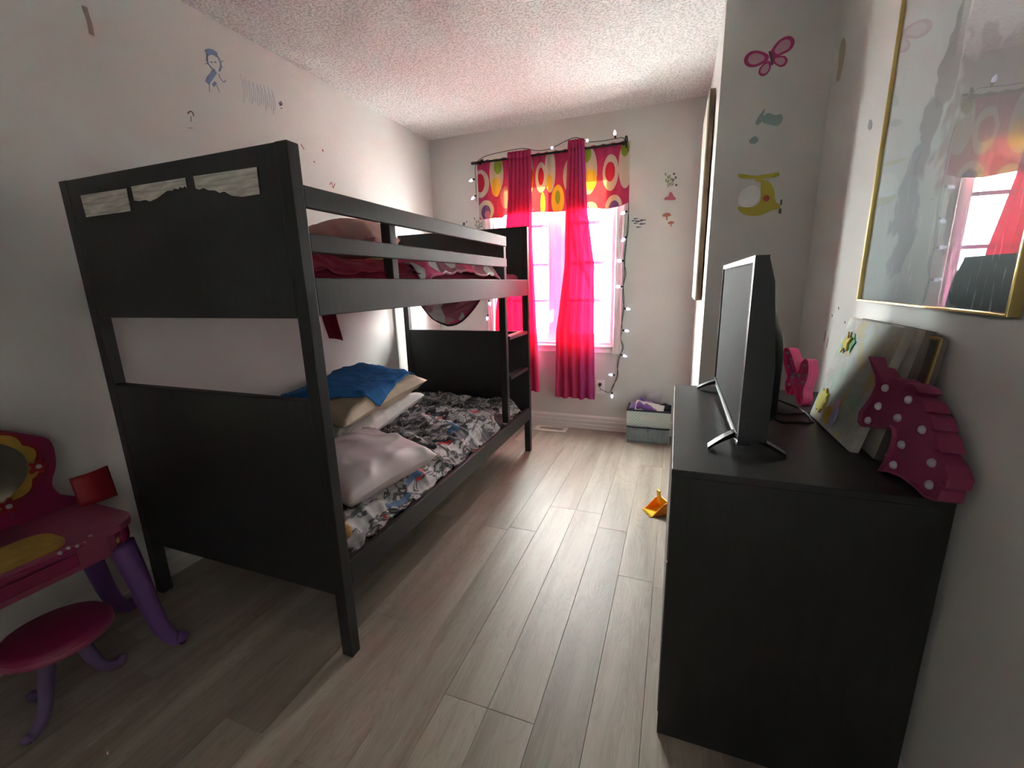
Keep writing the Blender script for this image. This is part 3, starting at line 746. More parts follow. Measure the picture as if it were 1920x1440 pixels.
# ------------------------------------------------------------------ television
TX, TY0, TY1, TZ0, TZ1 = 2.2155, 1.048, 1.815, .815, 1.279
tv = thing('television', (TX+.03, (TY0+TY1)/2, DZ), 'switched-off black flat television standing on the dresser', 'television')
mesh('frame', join(box(TX, TX+.030, TY0, TY0+.014, TZ0, TZ1), box(TX, TX+.030, TY1-.014, TY1, TZ0, TZ1), box(TX, TX+.030, TY0+.014, TY1-.014, TZ0, TZ0+.022), box(TX, TX+.030, TY0+.014, TY1-.014, TZ1-.014, TZ1)), 'tvbody', tv)
mesh('screen', box(TX+.004, TX+.012, TY0+.012, TY1-.012, TZ0+.020, TZ1-.012), 'screen', tv)
mesh('chin_strip', box(TX-.002, TX+.001, TY0+.002, TY1-.002, TZ0-.001, TZ0+.007, .0008), 'chrome', tv)
mesh('edge_strip', join(box(TX-.0012, TX+.0005, TY0+.013, TY0+.0155, TZ0+.02, TZ1-.012), box(TX-.0012, TX+.0005, TY1-.0155, TY1-.013, TZ0+.02, TZ1-.012), box(TX-.0012, TX+.0005, TY0+.013, TY1-.013, TZ1-.0155, TZ1-.013)), 'chrome', tv)
mesh('back_shell', prism([(TX+.012, TY0+.003, TZ1-.004), (TX+.030, TY0+.003, TZ1-.004), (TX+.046, TY0+.003, TZ1-.06), (TX+.066, TY0+.003, TZ0+.20), (TX+.066, TY0+.003, TZ0+.012), (TX+.012, TY0+.003, TZ0+.004)], (0, 1, 0), TY1-TY0-.006), 'tvbody', tv)
def hump(u, v):
    y = TY0+.05+(TY1-TY0-.10)*u; z = TZ0+.012+(TZ1-TZ0-.062)*v
    a = (min(1, u/.12)*min(1, (1-u)/.12)); b = min(1, v/.10)*min(1, ((1-v)/.55))
    return (TX+.046+.062*(sm(a)*math.sin(min(1, b)*math.pi/2)), y, z)
mesh('back_housing', thick(sheet(hump, 30, 30), .003), 'tvbody', tv, smooth=True)
def foot(yc):
    P = [Vector((TX+.012, yc-.011, TZ0+.006)), Vector((TX+.012, yc+.011, TZ0+.006))]
    parts = []
    for tip in ((-.078, -.052 if yc < 1.4 else .0), (.100, -.055 if yc < 1.4 else .0)):
        q = Vector((TX+.012+tip[0], yc+tip[1], DZ+.0045))
        path = [Vector((TX+.012+tip[0]*t, yc+tip[1]*t, (TZ0+.012)*(1-t)+(DZ+.0055)*t+.004*math.sin(t*math.pi))) for t in (0, .25, .5, .75, 1)]
        w = .015
        V, F = [], []
        for i, p in enumerate(path):
            h = .016-.009*i/4
            for dy, dz in ((-w, -h/2), (w, -h/2), (w, h/2), (-w, h/2)): V.append((p.x, p.y+dy, max(p.z+dz, DZ+.0003)))
        for i in range(4):
            for k in range(4): F.append((i*4+k, i*4+(k+1) % 4, (i+1)*4+(k+1) % 4, (i+1)*4+k))
        F += [(3, 2, 1, 0), (16, 17, 18, 19)]
        parts.append((V, F))
    return join(*parts)
for yc in (1.125, 1.765): mesh('foot', foot(yc), 'tvbody', tv)
mesh('button', box(TX+.016, TX+.028, TY0-.002, TY0+.001, .86, .875, .0008), 'tvbody', tv)
# ------------------------------------------------------------------ cables behind the set
def cable(pts, label):
    return tag(mesh('power_cable', tube(smooth_open(pts, 8), .0035, 8), 'cable', smooth=True), label, 'cable', 'cables behind the television')
zc = DZ+.0042
cable([(2.30, 1.40, .86), (2.335, 1.42, .83), (2.39, 1.46, zc), (2.45, 1.475, zc), (2.50, 1.50, zc), (2.56, 1.56, zc), (2.585, 1.68, zc)], 'thin black cable running from the television to the wall, upper one')
cable([(2.30, 1.52, .87), (2.34, 1.54, .84), (2.40, 1.56, zc+.02), (2.455, 1.53, zc+.004), (2.47, 1.45, zc), (2.462, 1.38, zc)], 'black cable looping off the television back, looped end on the dresser')
cable([(2.30, 1.33, .85), (2.33, 1.345, .82), (2.375, 1.365, zc), (2.42, 1.375, zc), (2.452, 1.368, zc)], 'short black cable lying on the dresser in front of the butterfly lamp')
# ------------------------------------------------------------------ leaning canvases
def canvas_mat():
    m, nt, p = nodes_of('abstract_pastel_paint')
    v = texco(nt)
    a = noise_(nt, v, 9, 4, .6, 1.2); b = noise_(nt, v, 15, 3, .6, .5)
    c = ramp(nt, a, [(.25, (.24, .27, .24)), (.42, (.39, .415, .37)), (.60, (.33, .315, .24)), (.75, (.45, .465, .43))])
    mp = nt.nodes.new('ShaderNodeMapping'); mp.inputs['Location'].default_value = (3, 8, 5); L(nt, v, mp.inputs['Vector'])
    d = noise_(nt, mp.outputs['Vector'], 11, 2, .5, .8)
    c = mixc(nt, ramp(nt, d, [(.56, 0), (.64, .8)]), c, (.42, .33, .08))
    c = mixc(nt, ramp(nt, d, [(.28, .7), (.36, 0)]), c, (.22, .45, .28))
    c = mixc(nt, ramp(nt, b, [(.68, 0), (.76, .7)]), c, (.40, .42, .60))
    L(nt, c, p.inputs['Base Color']); p.inputs['Roughness'].default_value = .6
    L(nt, bump_(nt, a, .5, .006), p.inputs['Normal']); return m
M['painting'] = canvas_mat()
M['canvas_edge'] = mat('raw_canvas_edge', (.38, .35, .32), .85, var=.25, vscale=20)
M['canvas_brown'] = mat('brown_painted_canvas', (.16, .13, .115), .8, var=.3)
def slab(A, B, lean, height, t):
    """board standing on A-B, its top leaning by `lean` towards the wall"""
    A, B = Vector(A), Vector(B); e1 = (B-A).normalized(); out = Vector((-e1.y, e1.x, 0))
    if out.x > 0: out = -out
    upv = (Vector((0, 0, 1))*math.cos(lean)-out*math.sin(lean)); nrm = e1.cross(upv)
    if nrm.x > 0: nrm = -nrm
    return A, e1, (B-A).length, upv, nrm, height, t
def slab_box(S, inset=0, front=0):
    A, e1, w, upv, nrm, h, t = S
    pts = [A+e1*inset+upv*inset+nrm*front, A+e1*(w-inset)+upv*inset+nrm*front, A+e1*(w-inset)+upv*(h-inset)+nrm*front, A+e1*inset+upv*(h-inset)+nrm*front]
    return prism(pts, -nrm, t)
S1 = slab((2.478, 1.479, DZ+.002), (2.484, 1.145, DZ+.002), math.radians(13), .322, .020)
cv = thing('leaning_canvas', (2.49, 1.31, DZ), 'pastel abstract canvas with yellow foam stars leaning on the wall', 'painting')
mesh('stretched_canvas', slab_box(S1), 'canvas_edge', cv)
Sf = list(S1); Sf[6] = .0012
mesh('painted_face', slab_box(tuple(Sf), .001, .0013), 'painting', cv)
M['foam_yellow'] = mat('yellow_foam', (.78, .64, .03), .7, var=.06)
M['foam_green'] = mat('green_foam', (.12, .55, .14), .7, var=.06)
M['foam_pink'] = mat('pink_foam', (.62, .30, .46), .7, var=.06)
M['foam_lilac'] = mat('lilac_foam', (.40, .36, .62), .7, var=.06)
M['foam_orange'] = mat('ochre_foam', (.52, .34, .05), .7, var=.1)
def on_face(S, a, b, k=.0016): return S[0]+S[1]*a*S[2]+S[3]*b*S[5]+S[4]*k
def star(S, a, b, r, m, name, k=.0016, n=8, rot=0, inner=.55, t=.004):
    c = on_face(S, a, b, k); P = []
    for i in range(2*n):
        q = rot+math.pi*i/n; rr = r*(1 if i % 2 == 0 else inner)
        P.append(c+S[1]*rr*math.cos(q)+S[3]*rr*math.sin(q))
    return mesh(name, prism(P, S[4], t), m, cv)
star(S1, .25, .775, .030, 'foam_green', 'foam_leaf', .0016, 5, .3, .6, .002)
star(S1, .17, .77, .034, 'foam_yellow', 'foam_star', .0038, 5, .6, .42)
star(S1, .165, .20, .040, 'foam_yellow', 'foam_sun', .0016, 9, .1, .72)
def blob(S, a, b, rx, ry, m, name, k=.0016, t=.004):
    c = on_face(S, a, b, k); return mesh(name, prism(ellipse(c, S[1]*rx, S[3]*ry, 18), S[4], t), m, cv)
blob(S1, .42, .13, .036, .026, 'foam_orange', 'foam_shape'); blob(S1, .56, .15, .016, .030, 'foam_lilac', 'foam_shape', .0062, .003); blob(S1, .53, .26, .012, .016, 'foam_pink', 'foam_shape', .0062, .003)
S2 = slab((2.517, 1.455, DZ+.002), (2.522, 1.105, DZ+.002), math.radians(10), .318, .018)
c2 = thing('leaning_canvas', (2.53, 1.28, DZ), 'brown-edged canvas leaning directly behind the pastel painting', 'painting')
mesh('stretched_canvas', slab_box(S2), 'canvas_brown', c2)
S2b = list(S2); S2b[6] = .001
mesh('painted_face', slab_box(tuple(S2b), .001, .0011), 'canvas_edge', c2)
S3 = slab((2.553, 1.43, DZ+.002), (2.557, 1.065, DZ+.002), math.radians(6), .300, .012)
c3 = thing('gold_picture', (2.56, 1.25, DZ), 'thin gold-edged picture frame leaning against the wall behind the canvases', 'picture')
mesh('backing', slab_box(S3), 'canvas_brown', c3)
A, e1, w, upv, nrm, h, t = S3
def barp(p, q, r=.004): return tube([p, q], r, 6)
for p, q in (((0, 0), (1, 0)), ((1, 0), (1, 1)), ((1, 1), (0, 1)), ((0, 1), (0, 0))):
    mesh('frame_bar', barp(A+e1*w*p[0]+upv*(h*p[1]*.985+.004)+nrm*.002, A+e1*w*q[0]+upv*(h*q[1]*.985+.004)+nrm*.002), 'gold', c3)
# ------------------------------------------------------------------ marquee lamps: outline wall, recessed face, bulbs
M['hotpink'] = mat('hot_pink_plastic', (.74, .045, .20), .35, var=.05)
M['hotpink_in'] = mat('bright_pink_plastic', (.80, .13, .36), .4, var=.05)
M['maguni'] = mat('magenta_plastic', (.27, .035, .105), .5, var=.06)
M['pearl'] = mat('pearl_lilac_bulb', (.46, .42, .48), .3, var=.05)
def rim(P, nrm, depth, t):
    """hollow wall following a closed outline"""
    n = Vector(nrm).normalized(); k = len(P); P = [Vector(p) for p in P]
    c = sum(P, Vector())/k; inn = []
    for i in range(k):
        tg = (P[(i+1) % k]-P[i-1]).normalized(); o = tg.cross(n)
        a = P[i]+o*t; b = P[i]-o*t
        inn.append(a)
    area = sum(((P[i]-c).cross(P[(i+1) % k]-c)).dot(n) for i in range(k))
    if area < 0: inn = [P[i]*2-inn[i] for i in range(k)]
    inn = [P[i]*2-q for i, q in enumerate(inn)]
    V = P+inn+[p-n*depth for p in P]+[p-n*depth for p in inn]; V = [tuple(v) for v in V]; F = []
    for i in range(k):
        j = (i+1) % k
        F += [(i, j, k+j, k+i), (2*k+i, 2*k+j, j, i), (k+i, k+j, 3*k+j, 3*k+i), (3*k+i, 3*k+j, 2*k+j, 2*k+i)]
    return V, F
def dome(p, n, r): return lathe([(r, 0), (r*.96, r*.35), (r*.75, r*.7), (r*.4, r*.93), (.0005, r)], p, n, 12)
# unicorn
UA = Vector((2.505, 1.027, DZ)); UD = Vector((.20, -.98, 0)).normalized(); UU = Vector((.10, .02, .995)).normalized()
UN = UD.cross(UU).normalized()
if UN.x > 0: UN = -UN
U_OUT = [(2.5014, 1.1696, 1.0333), (2.5052, 1.1299, 0.9920), (2.5053, 1.1192, 0.9721), (2.5018, 1.1237, 0.9472), (2.4970, 1.1342, 0.9213), (2.4915, 1.1475, 0.8953), (2.4899, 1.1437, 0.8726), (2.4924, 1.1273, 0.8642), (2.4962, 1.1108, 0.8685), (2.5004, 1.0952, 0.8780), (2.5043, 1.0762, 0.8779), (2.5092, 1.0551, 0.8840), (2.5133, 1.0402, 0.8943), (2.5153, 1.0285, 0.8908), (2.5151, 1.0220, 0.8755), (2.5125, 1.0199, 0.8471), (2.5081, 1.0252, 0.8150), (2.5040, 1.0320, 0.7894), (2.5114, 1.0013, 0.7999), (2.5192, 0.9660, 0.8053), (2.5265, 0.9287, 0.8029), (2.5321, 0.8975, 0.7955), (2.5365, 0.8774, 0.7983), (2.5393, 0.8673, 0.8050), (2.5412, 0.8679, 0.8250), (2.5410, 0.8756, 0.8378), (2.5434, 0.8617, 0.8338), (2.5454, 0.8630, 0.8551), (2.5438, 0.8798, 0.8725), (2.5385, 0.9152, 0.8908), (2.5427, 0.8953, 0.8923), (2.5414, 0.9138, 0.9160), (2.5376, 0.9390, 0.9294), (2.5403, 0.9250, 0.9275), (2.5391, 0.9416, 0.9488), (2.5342, 0.9685, 0.9540), (2.5371, 0.9553, 0.9557), (2.5352, 0.9736, 0.9731), (2.5299, 1.0023, 0.9792), (2.5337, 0.9882, 0.9875), (2.5315, 1.0040, 0.9974), (2.5266, 1.0297, 1.0007), (2.5238, 1.0385, 0.9915), (2.5213, 1.0550, 0.9998), (2.5186, 1.0691, 1.0015), (2.5157, 1.0792, 0.9930), (2.5127, 1.0895, 0.9843), (2.5109, 1.1007, 0.9894)]
un = thing('unicorn_lamp', (2.53, 1.02, DZ), 'magenta plastic unicorn head marquee lamp with white bulbs on the dresser', 'lamp')
U_OUT = [Vector(p) for p in U_OUT]
dz = min(p.z for p in U_OUT); U_OUT = [p+Vector((0, 0, max(0, DZ+.0006-dz))) for p in U_OUT]
DEP = .044
mesh('face', prism([p-UN*.008 for p in U_OUT], -UN, .004), 'maguni', un)
mesh('outline_wall', rim(U_OUT, UN, DEP, .0035), 'maguni', un)
for p in [(2.5103, 1.0948, 0.9716), (2.5250, 1.0189, 0.9640), (2.5046, 1.0991, 0.9261), (2.4964, 1.1177, 0.8840), (2.5175, 1.0320, 0.9185), (2.5317, 0.9613, 0.9158), (2.5190, 0.9990, 0.8680), (2.5131, 1.0026, 0.8186), (2.5357, 0.9144, 0.8627), (2.5335, 0.9037, 0.8204)]:
    mesh('bulb', dome(Vector(p)-UN*.009, UN, .0095), 'pearl', un, smooth=True)
# butterfly
BN = Vector((-.80, -.60, .10)).normalized()
B_OUT = [(2.4262, 1.6884, 0.9686), (2.4324, 1.6816, 0.9776), (2.4406, 1.6697, 0.9718), (2.4528, 1.6473, 0.9353), (2.4625, 1.6280, 0.8970), (2.4682, 1.6259, 0.9301), (2.4771, 1.6169, 0.9471), (2.4831, 1.6088, 0.9468), (2.4876, 1.6001, 0.9300), (2.4883, 1.5931, 0.8940), (2.4840, 1.5938, 0.8635), (2.4802, 1.5956, 0.8438), (2.4814, 1.5900, 0.8204), (2.4803, 1.5874, 0.7961), (2.4747, 1.5933, 0.7863), (2.4681, 1.6032, 0.7928), (2.4616, 1.6164, 0.8202), (2.4554, 1.6280, 0.8404), (2.4522, 1.6302, 0.8279), (2.4466, 1.6352, 0.8125), (2.4412, 1.6426, 0.8143), (2.4363, 1.6521, 0.8316), (2.4361, 1.6571, 0.8603), (2.4392, 1.6553, 0.8747), (2.4309, 1.6718, 0.9066), (2.4249, 1.6859, 0.9434)]
B_OUT = [Vector(p) for p in B_OUT]; dzb = min(p.z for p in B_OUT)-DZ-.0006
B_OUT = [p-Vector((0, 0, dzb)) for p in B_OUT]
bt = thing('butterfly_lamp', (2.49, 1.60, DZ), 'hot pink plastic butterfly marquee lamp behind the television', 'lamp')
B_S = smooth_closed(B_OUT, 3)
mesh('face', prism([p-BN*.016 for p in B_S], -BN, .004), 'hotpink_in', bt)
mesh('outline_wall', rim(B_S, BN, .045, .003), 'hotpink', bt)
for p in [(2.4294, 1.6822, 0.9579), (2.4412, 1.6629, 0.9360), (2.4346, 1.6676, 0.9115), (2.4686, 1.6242, 0.9228), (2.4827, 1.6070, 0.9322), (2.4503, 1.6427, 0.8876), (2.4458, 1.6466, 0.8749), (2.4606, 1.6286, 0.8853), (2.4777, 1.6067, 0.8906), (2.4718, 1.6099, 0.8630), (2.4394, 1.6507, 0.8480), (2.4482, 1.6359, 0.8302), (2.4738, 1.6013, 0.8267)]:
    mesh('bulb', dome(Vector(p)-Vector((0, 0, dzb))-BN*.014, BN, .0068), 'pearl', bt, smooth=True)
bx = Vector((-BN.y, BN.x, 0)).normalized()
RIBS = [(2.4369, 1.6697, 0.9425), (2.4500, 1.6441, 0.8932), (2.4771, 1.6129, 0.9234), (2.4629, 1.6263, 0.8897), (2.4457, 1.6387, 0.8274), (2.4516, 1.6370, 0.8636), (2.4735, 1.5985, 0.8081), (2.4647, 1.6184, 0.8568)]
for i in range(0, 8, 2):
    a, b = Vector(RIBS[i]), Vector(RIBS[i+1])
    mesh('rib', tube([a-Vector((0, 0, dzb))-BN*.010, b-Vector((0, 0, dzb))-BN*.010], .0028, 6), 'hotpink', bt, smooth=True)

# ================================================================== FRAMED PRINT
FY0, FY1, FZ0, FZ1 = .884, 1.573, 1.150, 2.16
def print_mat():
    m, nt, p = nodes_of('soft_grey_watercolour_print')
    g = nt.nodes.new('ShaderNodeNewGeometry'); sp = nt.nodes.new('ShaderNodeSeparateXYZ'); L(nt, g.outputs['Position'], sp.inputs[0])
    v = texco(nt, world_space=True)
    w = noise_(nt, v, 6, 3, .6); w5 = noise_(nt, v, 9, 2, .5, .5)
    y = math_(nt, 'ADD', sp.outputs[1], math_(nt, 'MULTIPLY', math_(nt, 'SUBTRACT', w, .5), .22))
    z = math_(nt, 'ADD', sp.outputs[2], math_(nt, 'MULTIPLY', math_(nt, 'SUBTRACT', w5, .5), .26))
    base = ramp(nt, math_(nt, 'ADD', math_(nt, 'SUBTRACT', z, 1.15), math_(nt, 'MULTIPLY', w, .12)), [(.05, (.25, .31, .32)), (.35, (.36, .42, .42)), (.62, (.50, .51, .51)), (.95, (.56, .56, .55))])
    def oval(c, cy, cz, ry, rz, col, k, soft=.25):
        a = math_(nt, 'DIVIDE', math_(nt, 'SUBTRACT', y, cy), ry); b = math_(nt, 'DIVIDE', math_(nt, 'SUBTRACT', z, cz), rz)
        q = math_(nt, 'ADD', math_(nt, 'MULTIPLY', a, a), math_(nt, 'MULTIPLY', b, b))
        q = math_(nt, 'ADD', q, math_(nt, 'MULTIPLY', math_(nt, 'SUBTRACT', w, .5), 1.6))
        return mixc(nt, math_(nt, 'MULTIPLY', ramp(nt, q, [(1-soft, 1), (1+soft*.2, 0)]), k), c, col)
    c = oval(base, 1.03, 1.62, .20, .30, (.20, .17, .165), .8)
    c = oval(c, .97, 1.98, .17, .26, (.27, .205, .185), .9)
    c = oval(c, 1.08, 1.76, .13, .12, (.38, .375, .37), .75)
    c = oval(c, 1.25, 1.72, .035, .13, (.19, .165, .16), .75)
    c = oval(c, 1.29, 1.56, .04, .12, (.17, .155, .16), .75)
    c = oval(c, 1.36, 1.38, .07, .14, (.13, .16, .19), .7)
    c = oval(c, .98, 1.28, .18, .13, (.09, .13, .135), .85)
    rv = texco(nt, (1, 26, 2.6), True)
    rain = ramp(nt, noise_(nt, rv, 3.2, 3, .7), [(.62, 0), (.70, 1)])
    lowz = ramp(nt, math_(nt, 'SUBTRACT', z, 1.1), [(.2, 1), (.55, 0)])
    c = mixc(nt, math_(nt, 'MULTIPLY', math_(nt, 'MULTIPLY', rain, lowz), .55), c, (.62, .66, .66))
    L(nt, c, p.inputs['Base Color']); p.inputs['Roughness'].default_value = .7
    return m
M['print'] = print_mat()
fp = thing('framed_print', (XR-.01, (FY0+FY1)/2, FZ0), 'large glazed watercolour print in a thin gold frame on the right wall', 'picture')
mesh('print_sheet', box(XR-.010, XR-.001, FY0+.004, FY1-.004, FZ0+.004, FZ1-.004), 'print', fp)
M['pglass'] = glass_mat('picture_glass')
mesh('glass_pane', box(XR-.0135, XR-.012, FY0+.004, FY1-.004, FZ0+.004, FZ1-.004), 'pglass', fp)
fw_ = .0055
for a in ((FY0, FY0+fw_, FZ0, FZ1), (FY1-fw_, FY1, FZ0, FZ1), (FY0+fw_, FY1-fw_, FZ0, FZ0+fw_), (FY0+fw_, FY1-fw_, FZ1-fw_, FZ1)):
    mesh('frame_bar', box(XR-.020, XR-.0005, a[0], a[1], a[2], a[3], .0012), 'gold', fp)

# painted panel on the far right wall, seen edge-on
M['panel_face'] = mat('streaky_painted_panel', (.60, .58, .50), .6, var=.45, vscale=14, stretch=(1, 1, .2))
M['panel_edge'] = mat('brown_wood_edge', (.20, .125, .075), .7, var=.5, vscale=18, stretch=(1, 1, .35))
wp = thing('wall_panel', (XF-.02, 2.83, 1.115), 'streaky painted wooden panel hung on the narrow far right wall', 'painting')
mesh('panel_face', box(XF-.036, XF-.030, 2.552, 3.098, 1.117, 2.168), 'panel_face', wp)
mesh('panel_frame', box(XF-.030, XF-.006, 2.55, 3.10, 1.115, 2.17, .002), 'panel_edge', wp)
mesh('hanger', box(XF-.006, XF-.0005, 2.78, 2.86, 2.05, 2.10), 'panel_edge', wp)


# ================================================================== DECALS ON THE WALLS
def dmat(n, c): M[n] = mat(n, c, .45, var=.06); return n
dmat('decal_magenta', (.42, .03, .16)); dmat('decal_rose', (.52, .30, .38)); dmat('decal_plum', (.14, .05, .09))
dmat('decal_yellow', (.50, .42, .04)); dmat('decal_white', (.82, .80, .80)); dmat('decal_red', (.42, .06, .05)); dmat('decal_brown', (.14, .11, .07))
dmat('decal_green', (.20, .24, .15)); dmat('decal_teal', (.26, .36, .34)); dmat('decal_coral', (.45, .12, .17)); dmat('decal_orange', (.48, .19, .12)); dmat('decal_navy', (.075, .085, .14)); dmat('decal_grey', (.25, .25, .28)); dmat('decal_tan', (.38, .31, .20))
def flat(name, P, n, m, parent=None, k=0, t=.0007, smooth_k=0):
    P = smooth_closed(P, smooth_k) if smooth_k else [Vector(p) for p in P]
    n = Vector(n); return mesh(name, prism([p+n*(.0003+k*.0007) for p in P], n, t), m, parent)
JN = (0, -1, 0)
# pink butterfly
W1 = [(2.3630, 2.2690, 2.1611), (2.3434, 2.2690, 2.1767), (2.3181, 2.2690, 2.1874), (2.2914, 2.2690, 2.1883), (2.2720, 2.2690, 2.1735), (2.2697, 2.2690, 2.1514), (2.2859, 2.2690, 2.1322), (2.3134, 2.2690, 2.1253), (2.3395, 2.2690, 2.1310), (2.3627, 2.2690, 2.1431)]
W2 = [(2.3684, 2.2690, 2.1681), (2.3783, 2.2690, 2.1902), (2.3961, 2.2690, 2.2106), (2.4187, 2.2690, 2.2200), (2.4403, 2.2690, 2.2178), (2.4558, 2.2690, 2.1992), (2.4524, 2.2690, 2.1764), (2.4364, 2.2690, 2.1617), (2.4115, 2.2690, 2.1543), (2.3864, 2.2690, 2.1469)]
W3 = [(2.3670, 2.2690, 2.1403), (2.3474, 2.2690, 2.1336), (2.3325, 2.2690, 2.1179), (2.3303, 2.2690, 2.0979), (2.3437, 2.2690, 2.0853), (2.3599, 2.2690, 2.0867), (2.3728, 2.2690, 2.1008), (2.3768, 2.2690, 2.1224)]
W4 = [(2.3801, 2.2690, 2.1500), (2.4019, 2.2690, 2.1521), (2.4240, 2.2690, 2.1481), (2.4375, 2.2690, 2.1317), (2.4315, 2.2690, 2.1128), (2.4142, 2.2690, 2.1078), (2.3951, 2.2690, 2.1192), (2.3817, 2.2690, 2.1336)]
bd = thing('butterfly_decal', (2.36, YJ, 2.09), 'pink butterfly sticker high on the grey return wall', 'sticker')
def shrink(P, f): 
    c = sum((Vector(p) for p in P), Vector())/len(P); return [c+(Vector(p)-c)*f for p in P]
for Wg in (W1, W2, W3, W4):
    wg = flat('wing', Wg, JN, 'decal_magenta', bd, smooth_k=3)
    flat('wing_centre', shrink(Wg, .66), JN, 'decal_rose', wg, 1, smooth_k=3)
flat('body', [(2.3617, 2.2690, 2.1754), (2.3743, 2.2690, 2.1691), (2.3826, 2.2690, 2.1455), (2.3847, 2.2690, 2.1230), (2.3768, 2.2690, 2.1224), (2.3707, 2.2690, 2.1436)], JN, 'decal_plum', bd, 2, smooth_k=3)
# yellow helicopter with an empty cabin
hd = thing('helicopter_decal', (2.38, YJ, 1.51), 'yellow toy helicopter sticker lowest on the grey return wall', 'sticker')
flat('body', [(2.3807, 2.2690, 1.6594), (2.3956, 2.2690, 1.6602), (2.4227, 2.2690, 1.6418), (2.4392, 2.2690, 1.6021), (2.4470, 2.2690, 1.5652), (2.4654, 2.2690, 1.5501), (2.4669, 2.2690, 1.5341), (2.4377, 2.2690, 1.5295), (2.4132, 2.2690, 1.5176), (2.3749, 2.2690, 1.5089), (2.3303, 2.2690, 1.5169), (2.3020, 2.2690, 1.5355), (2.2937, 2.2690, 1.5549), (2.3230, 2.2690, 1.5502), (2.3582, 2.2690, 1.5497), (2.3828, 2.2690, 1.5661), (2.3862, 2.2690, 1.6001)], JN, 'decal_yellow', hd, smooth_k=2)
flat('cabin_window', [(2.2997, 2.2690, 1.5637), (2.2929, 2.2690, 1.5922), (2.3076, 2.2690, 1.6278), (2.3413, 2.2690, 1.6429), (2.3679, 2.2690, 1.6359), (2.3808, 2.2690, 1.6120), (2.3776, 2.2690, 1.5757), (2.3578, 2.2690, 1.5543), (2.3274, 2.2690, 1.5498)], JN, 'decal_white', hd, 1, smooth_k=3)
flat('rotor_blade', [(2.2841, 2.2690, 1.6986), (2.3637, 2.2690, 1.6814), (2.3693, 2.2690, 1.6673), (2.2991, 2.2690, 1.6766), (2.2850, 2.2690, 1.6872)], JN, 'decal_yellow', hd, 1)
flat('rotor_blade', [(2.3722, 2.2690, 1.6827), (2.4475, 2.2690, 1.6882), (2.4528, 2.2690, 1.6767), (2.4369, 2.2690, 1.6694), (2.3779, 2.2690, 1.6665)], JN, 'decal_yellow', hd, 1)
flat('rotor_mast', [(2.3594, 2.2690, 1.6818), (2.3767, 2.2690, 1.6800), (2.3878, 2.2690, 1.6520), (2.3571, 2.2690, 1.6595)], JN, 'decal_yellow', hd, 2)
flat('red_dot', ellipse([(2.4093, 2.2690, 1.5821)][0], (.013, 0, 0), (0, 0, .013), 16), JN, 'decal_red', hd, 1)
flat('tail_rotor', [(2.4654, 2.2690, 1.5705), (2.4737, 2.2690, 1.5720), (2.4738, 2.2690, 1.5494), (2.4656, 2.2690, 1.5478)], JN, 'decal_brown', hd, 2)
flat('tail_rotor', [(2.4648, 2.2690, 1.5342), (2.4733, 2.2690, 1.5336), (2.4754, 2.2690, 1.5129), (2.4671, 2.2690, 1.5112), (2.4619, 2.2690, 1.5208)], JN, 'decal_brown', hd, 2)
# teal coral sprays
cd = thing('coral_decal', (2.39, YJ, 1.88), 'pale teal sea plant sticker in the middle of the return wall', 'sticker')
for pts in ([(2.3356, 2.2690, 1.8998), (2.3422, 2.2690, 1.9203), (2.3567, 2.2690, 1.9437), (2.3700, 2.2690, 1.9565), (2.3659, 2.2690, 1.9339), (2.3641, 2.2690, 1.9087), (2.3488, 2.2690, 1.8937)], [(2.3649, 2.2690, 1.9001), (2.3667, 2.2690, 1.9253), (2.3823, 2.2690, 1.9358), (2.4122, 2.2690, 1.9231), (2.4365, 2.2690, 1.9238), (2.4411, 2.2690, 1.8979), (2.4247, 2.2690, 1.8791), (2.3951, 2.2690, 1.8874)], [(2.3164, 2.2690, 1.8287), (2.3278, 2.2690, 1.8447), (2.3446, 2.2690, 1.8469), (2.3543, 2.2690, 1.8326), (2.3470, 2.2690, 1.8205), (2.3302, 2.2690, 1.8182)]):
    flat('frond', pts, JN, 'decal_teal', cd, smooth_k=2)
# sea plants, pink coral, fish shoal and jelly shapes on the back wall
BW = (0, -1, 0)
def sprig(base, tips, m, parent):
    for i, t in enumerate(tips):
        a, b = Vector(base), Vector(t); d = b-a; s = Vector((-d.z, 0, d.x)).normalized()
        mid = a+d*.6
        flat('stem', [a-s*.0016, a+s*.0016, b+s*.001, b-s*.001], BW, m, parent)
        for q, sd in ((.5, 1), (.7, -1), (.95, 1)):
            c = a+d*q+s*sd*.008
            flat('leaf', ellipse(c, d.normalized()*.013, s*.0048, 10), BW, m, parent, 1)
sg1 = thing('sea_plant_decal', (1.97, YB, 1.85), 'green sea plant sticker with dots right of the window', 'sticker')
sprig([(1.9455, 3.4300, 1.8859)][0], [(1.9333, 3.4300, 1.9798), (1.9633, 3.4300, 1.9590), (1.9837, 3.4300, 1.9144)], 'decal_green', sg1)
for p in [(1.9841, 3.4300, 1.9709), (1.9963, 3.4300, 1.9450), (2.0027, 3.4300, 1.8947), (1.9791, 3.4300, 1.9326)]: flat('dot', ellipse(p, (.008, 0, 0), (0, 0, .008), 12), BW, 'decal_navy', sg1)
sg2 = thing('sea_plant_decal', (.43, YB, 1.72), 'green sea plant sticker left of the valance', 'sticker')
sprig([(0.4255, 3.4300, 1.6694)][0], [(0.4062, 3.4300, 1.7913), (0.4448, 3.4300, 1.7628), (0.4737, 3.4300, 1.7437)], 'decal_green', sg2)
db = thing('bubble_decal', (.29, YB, 1.71), 'small blue-grey bubble sticker between bed and valance', 'sticker')
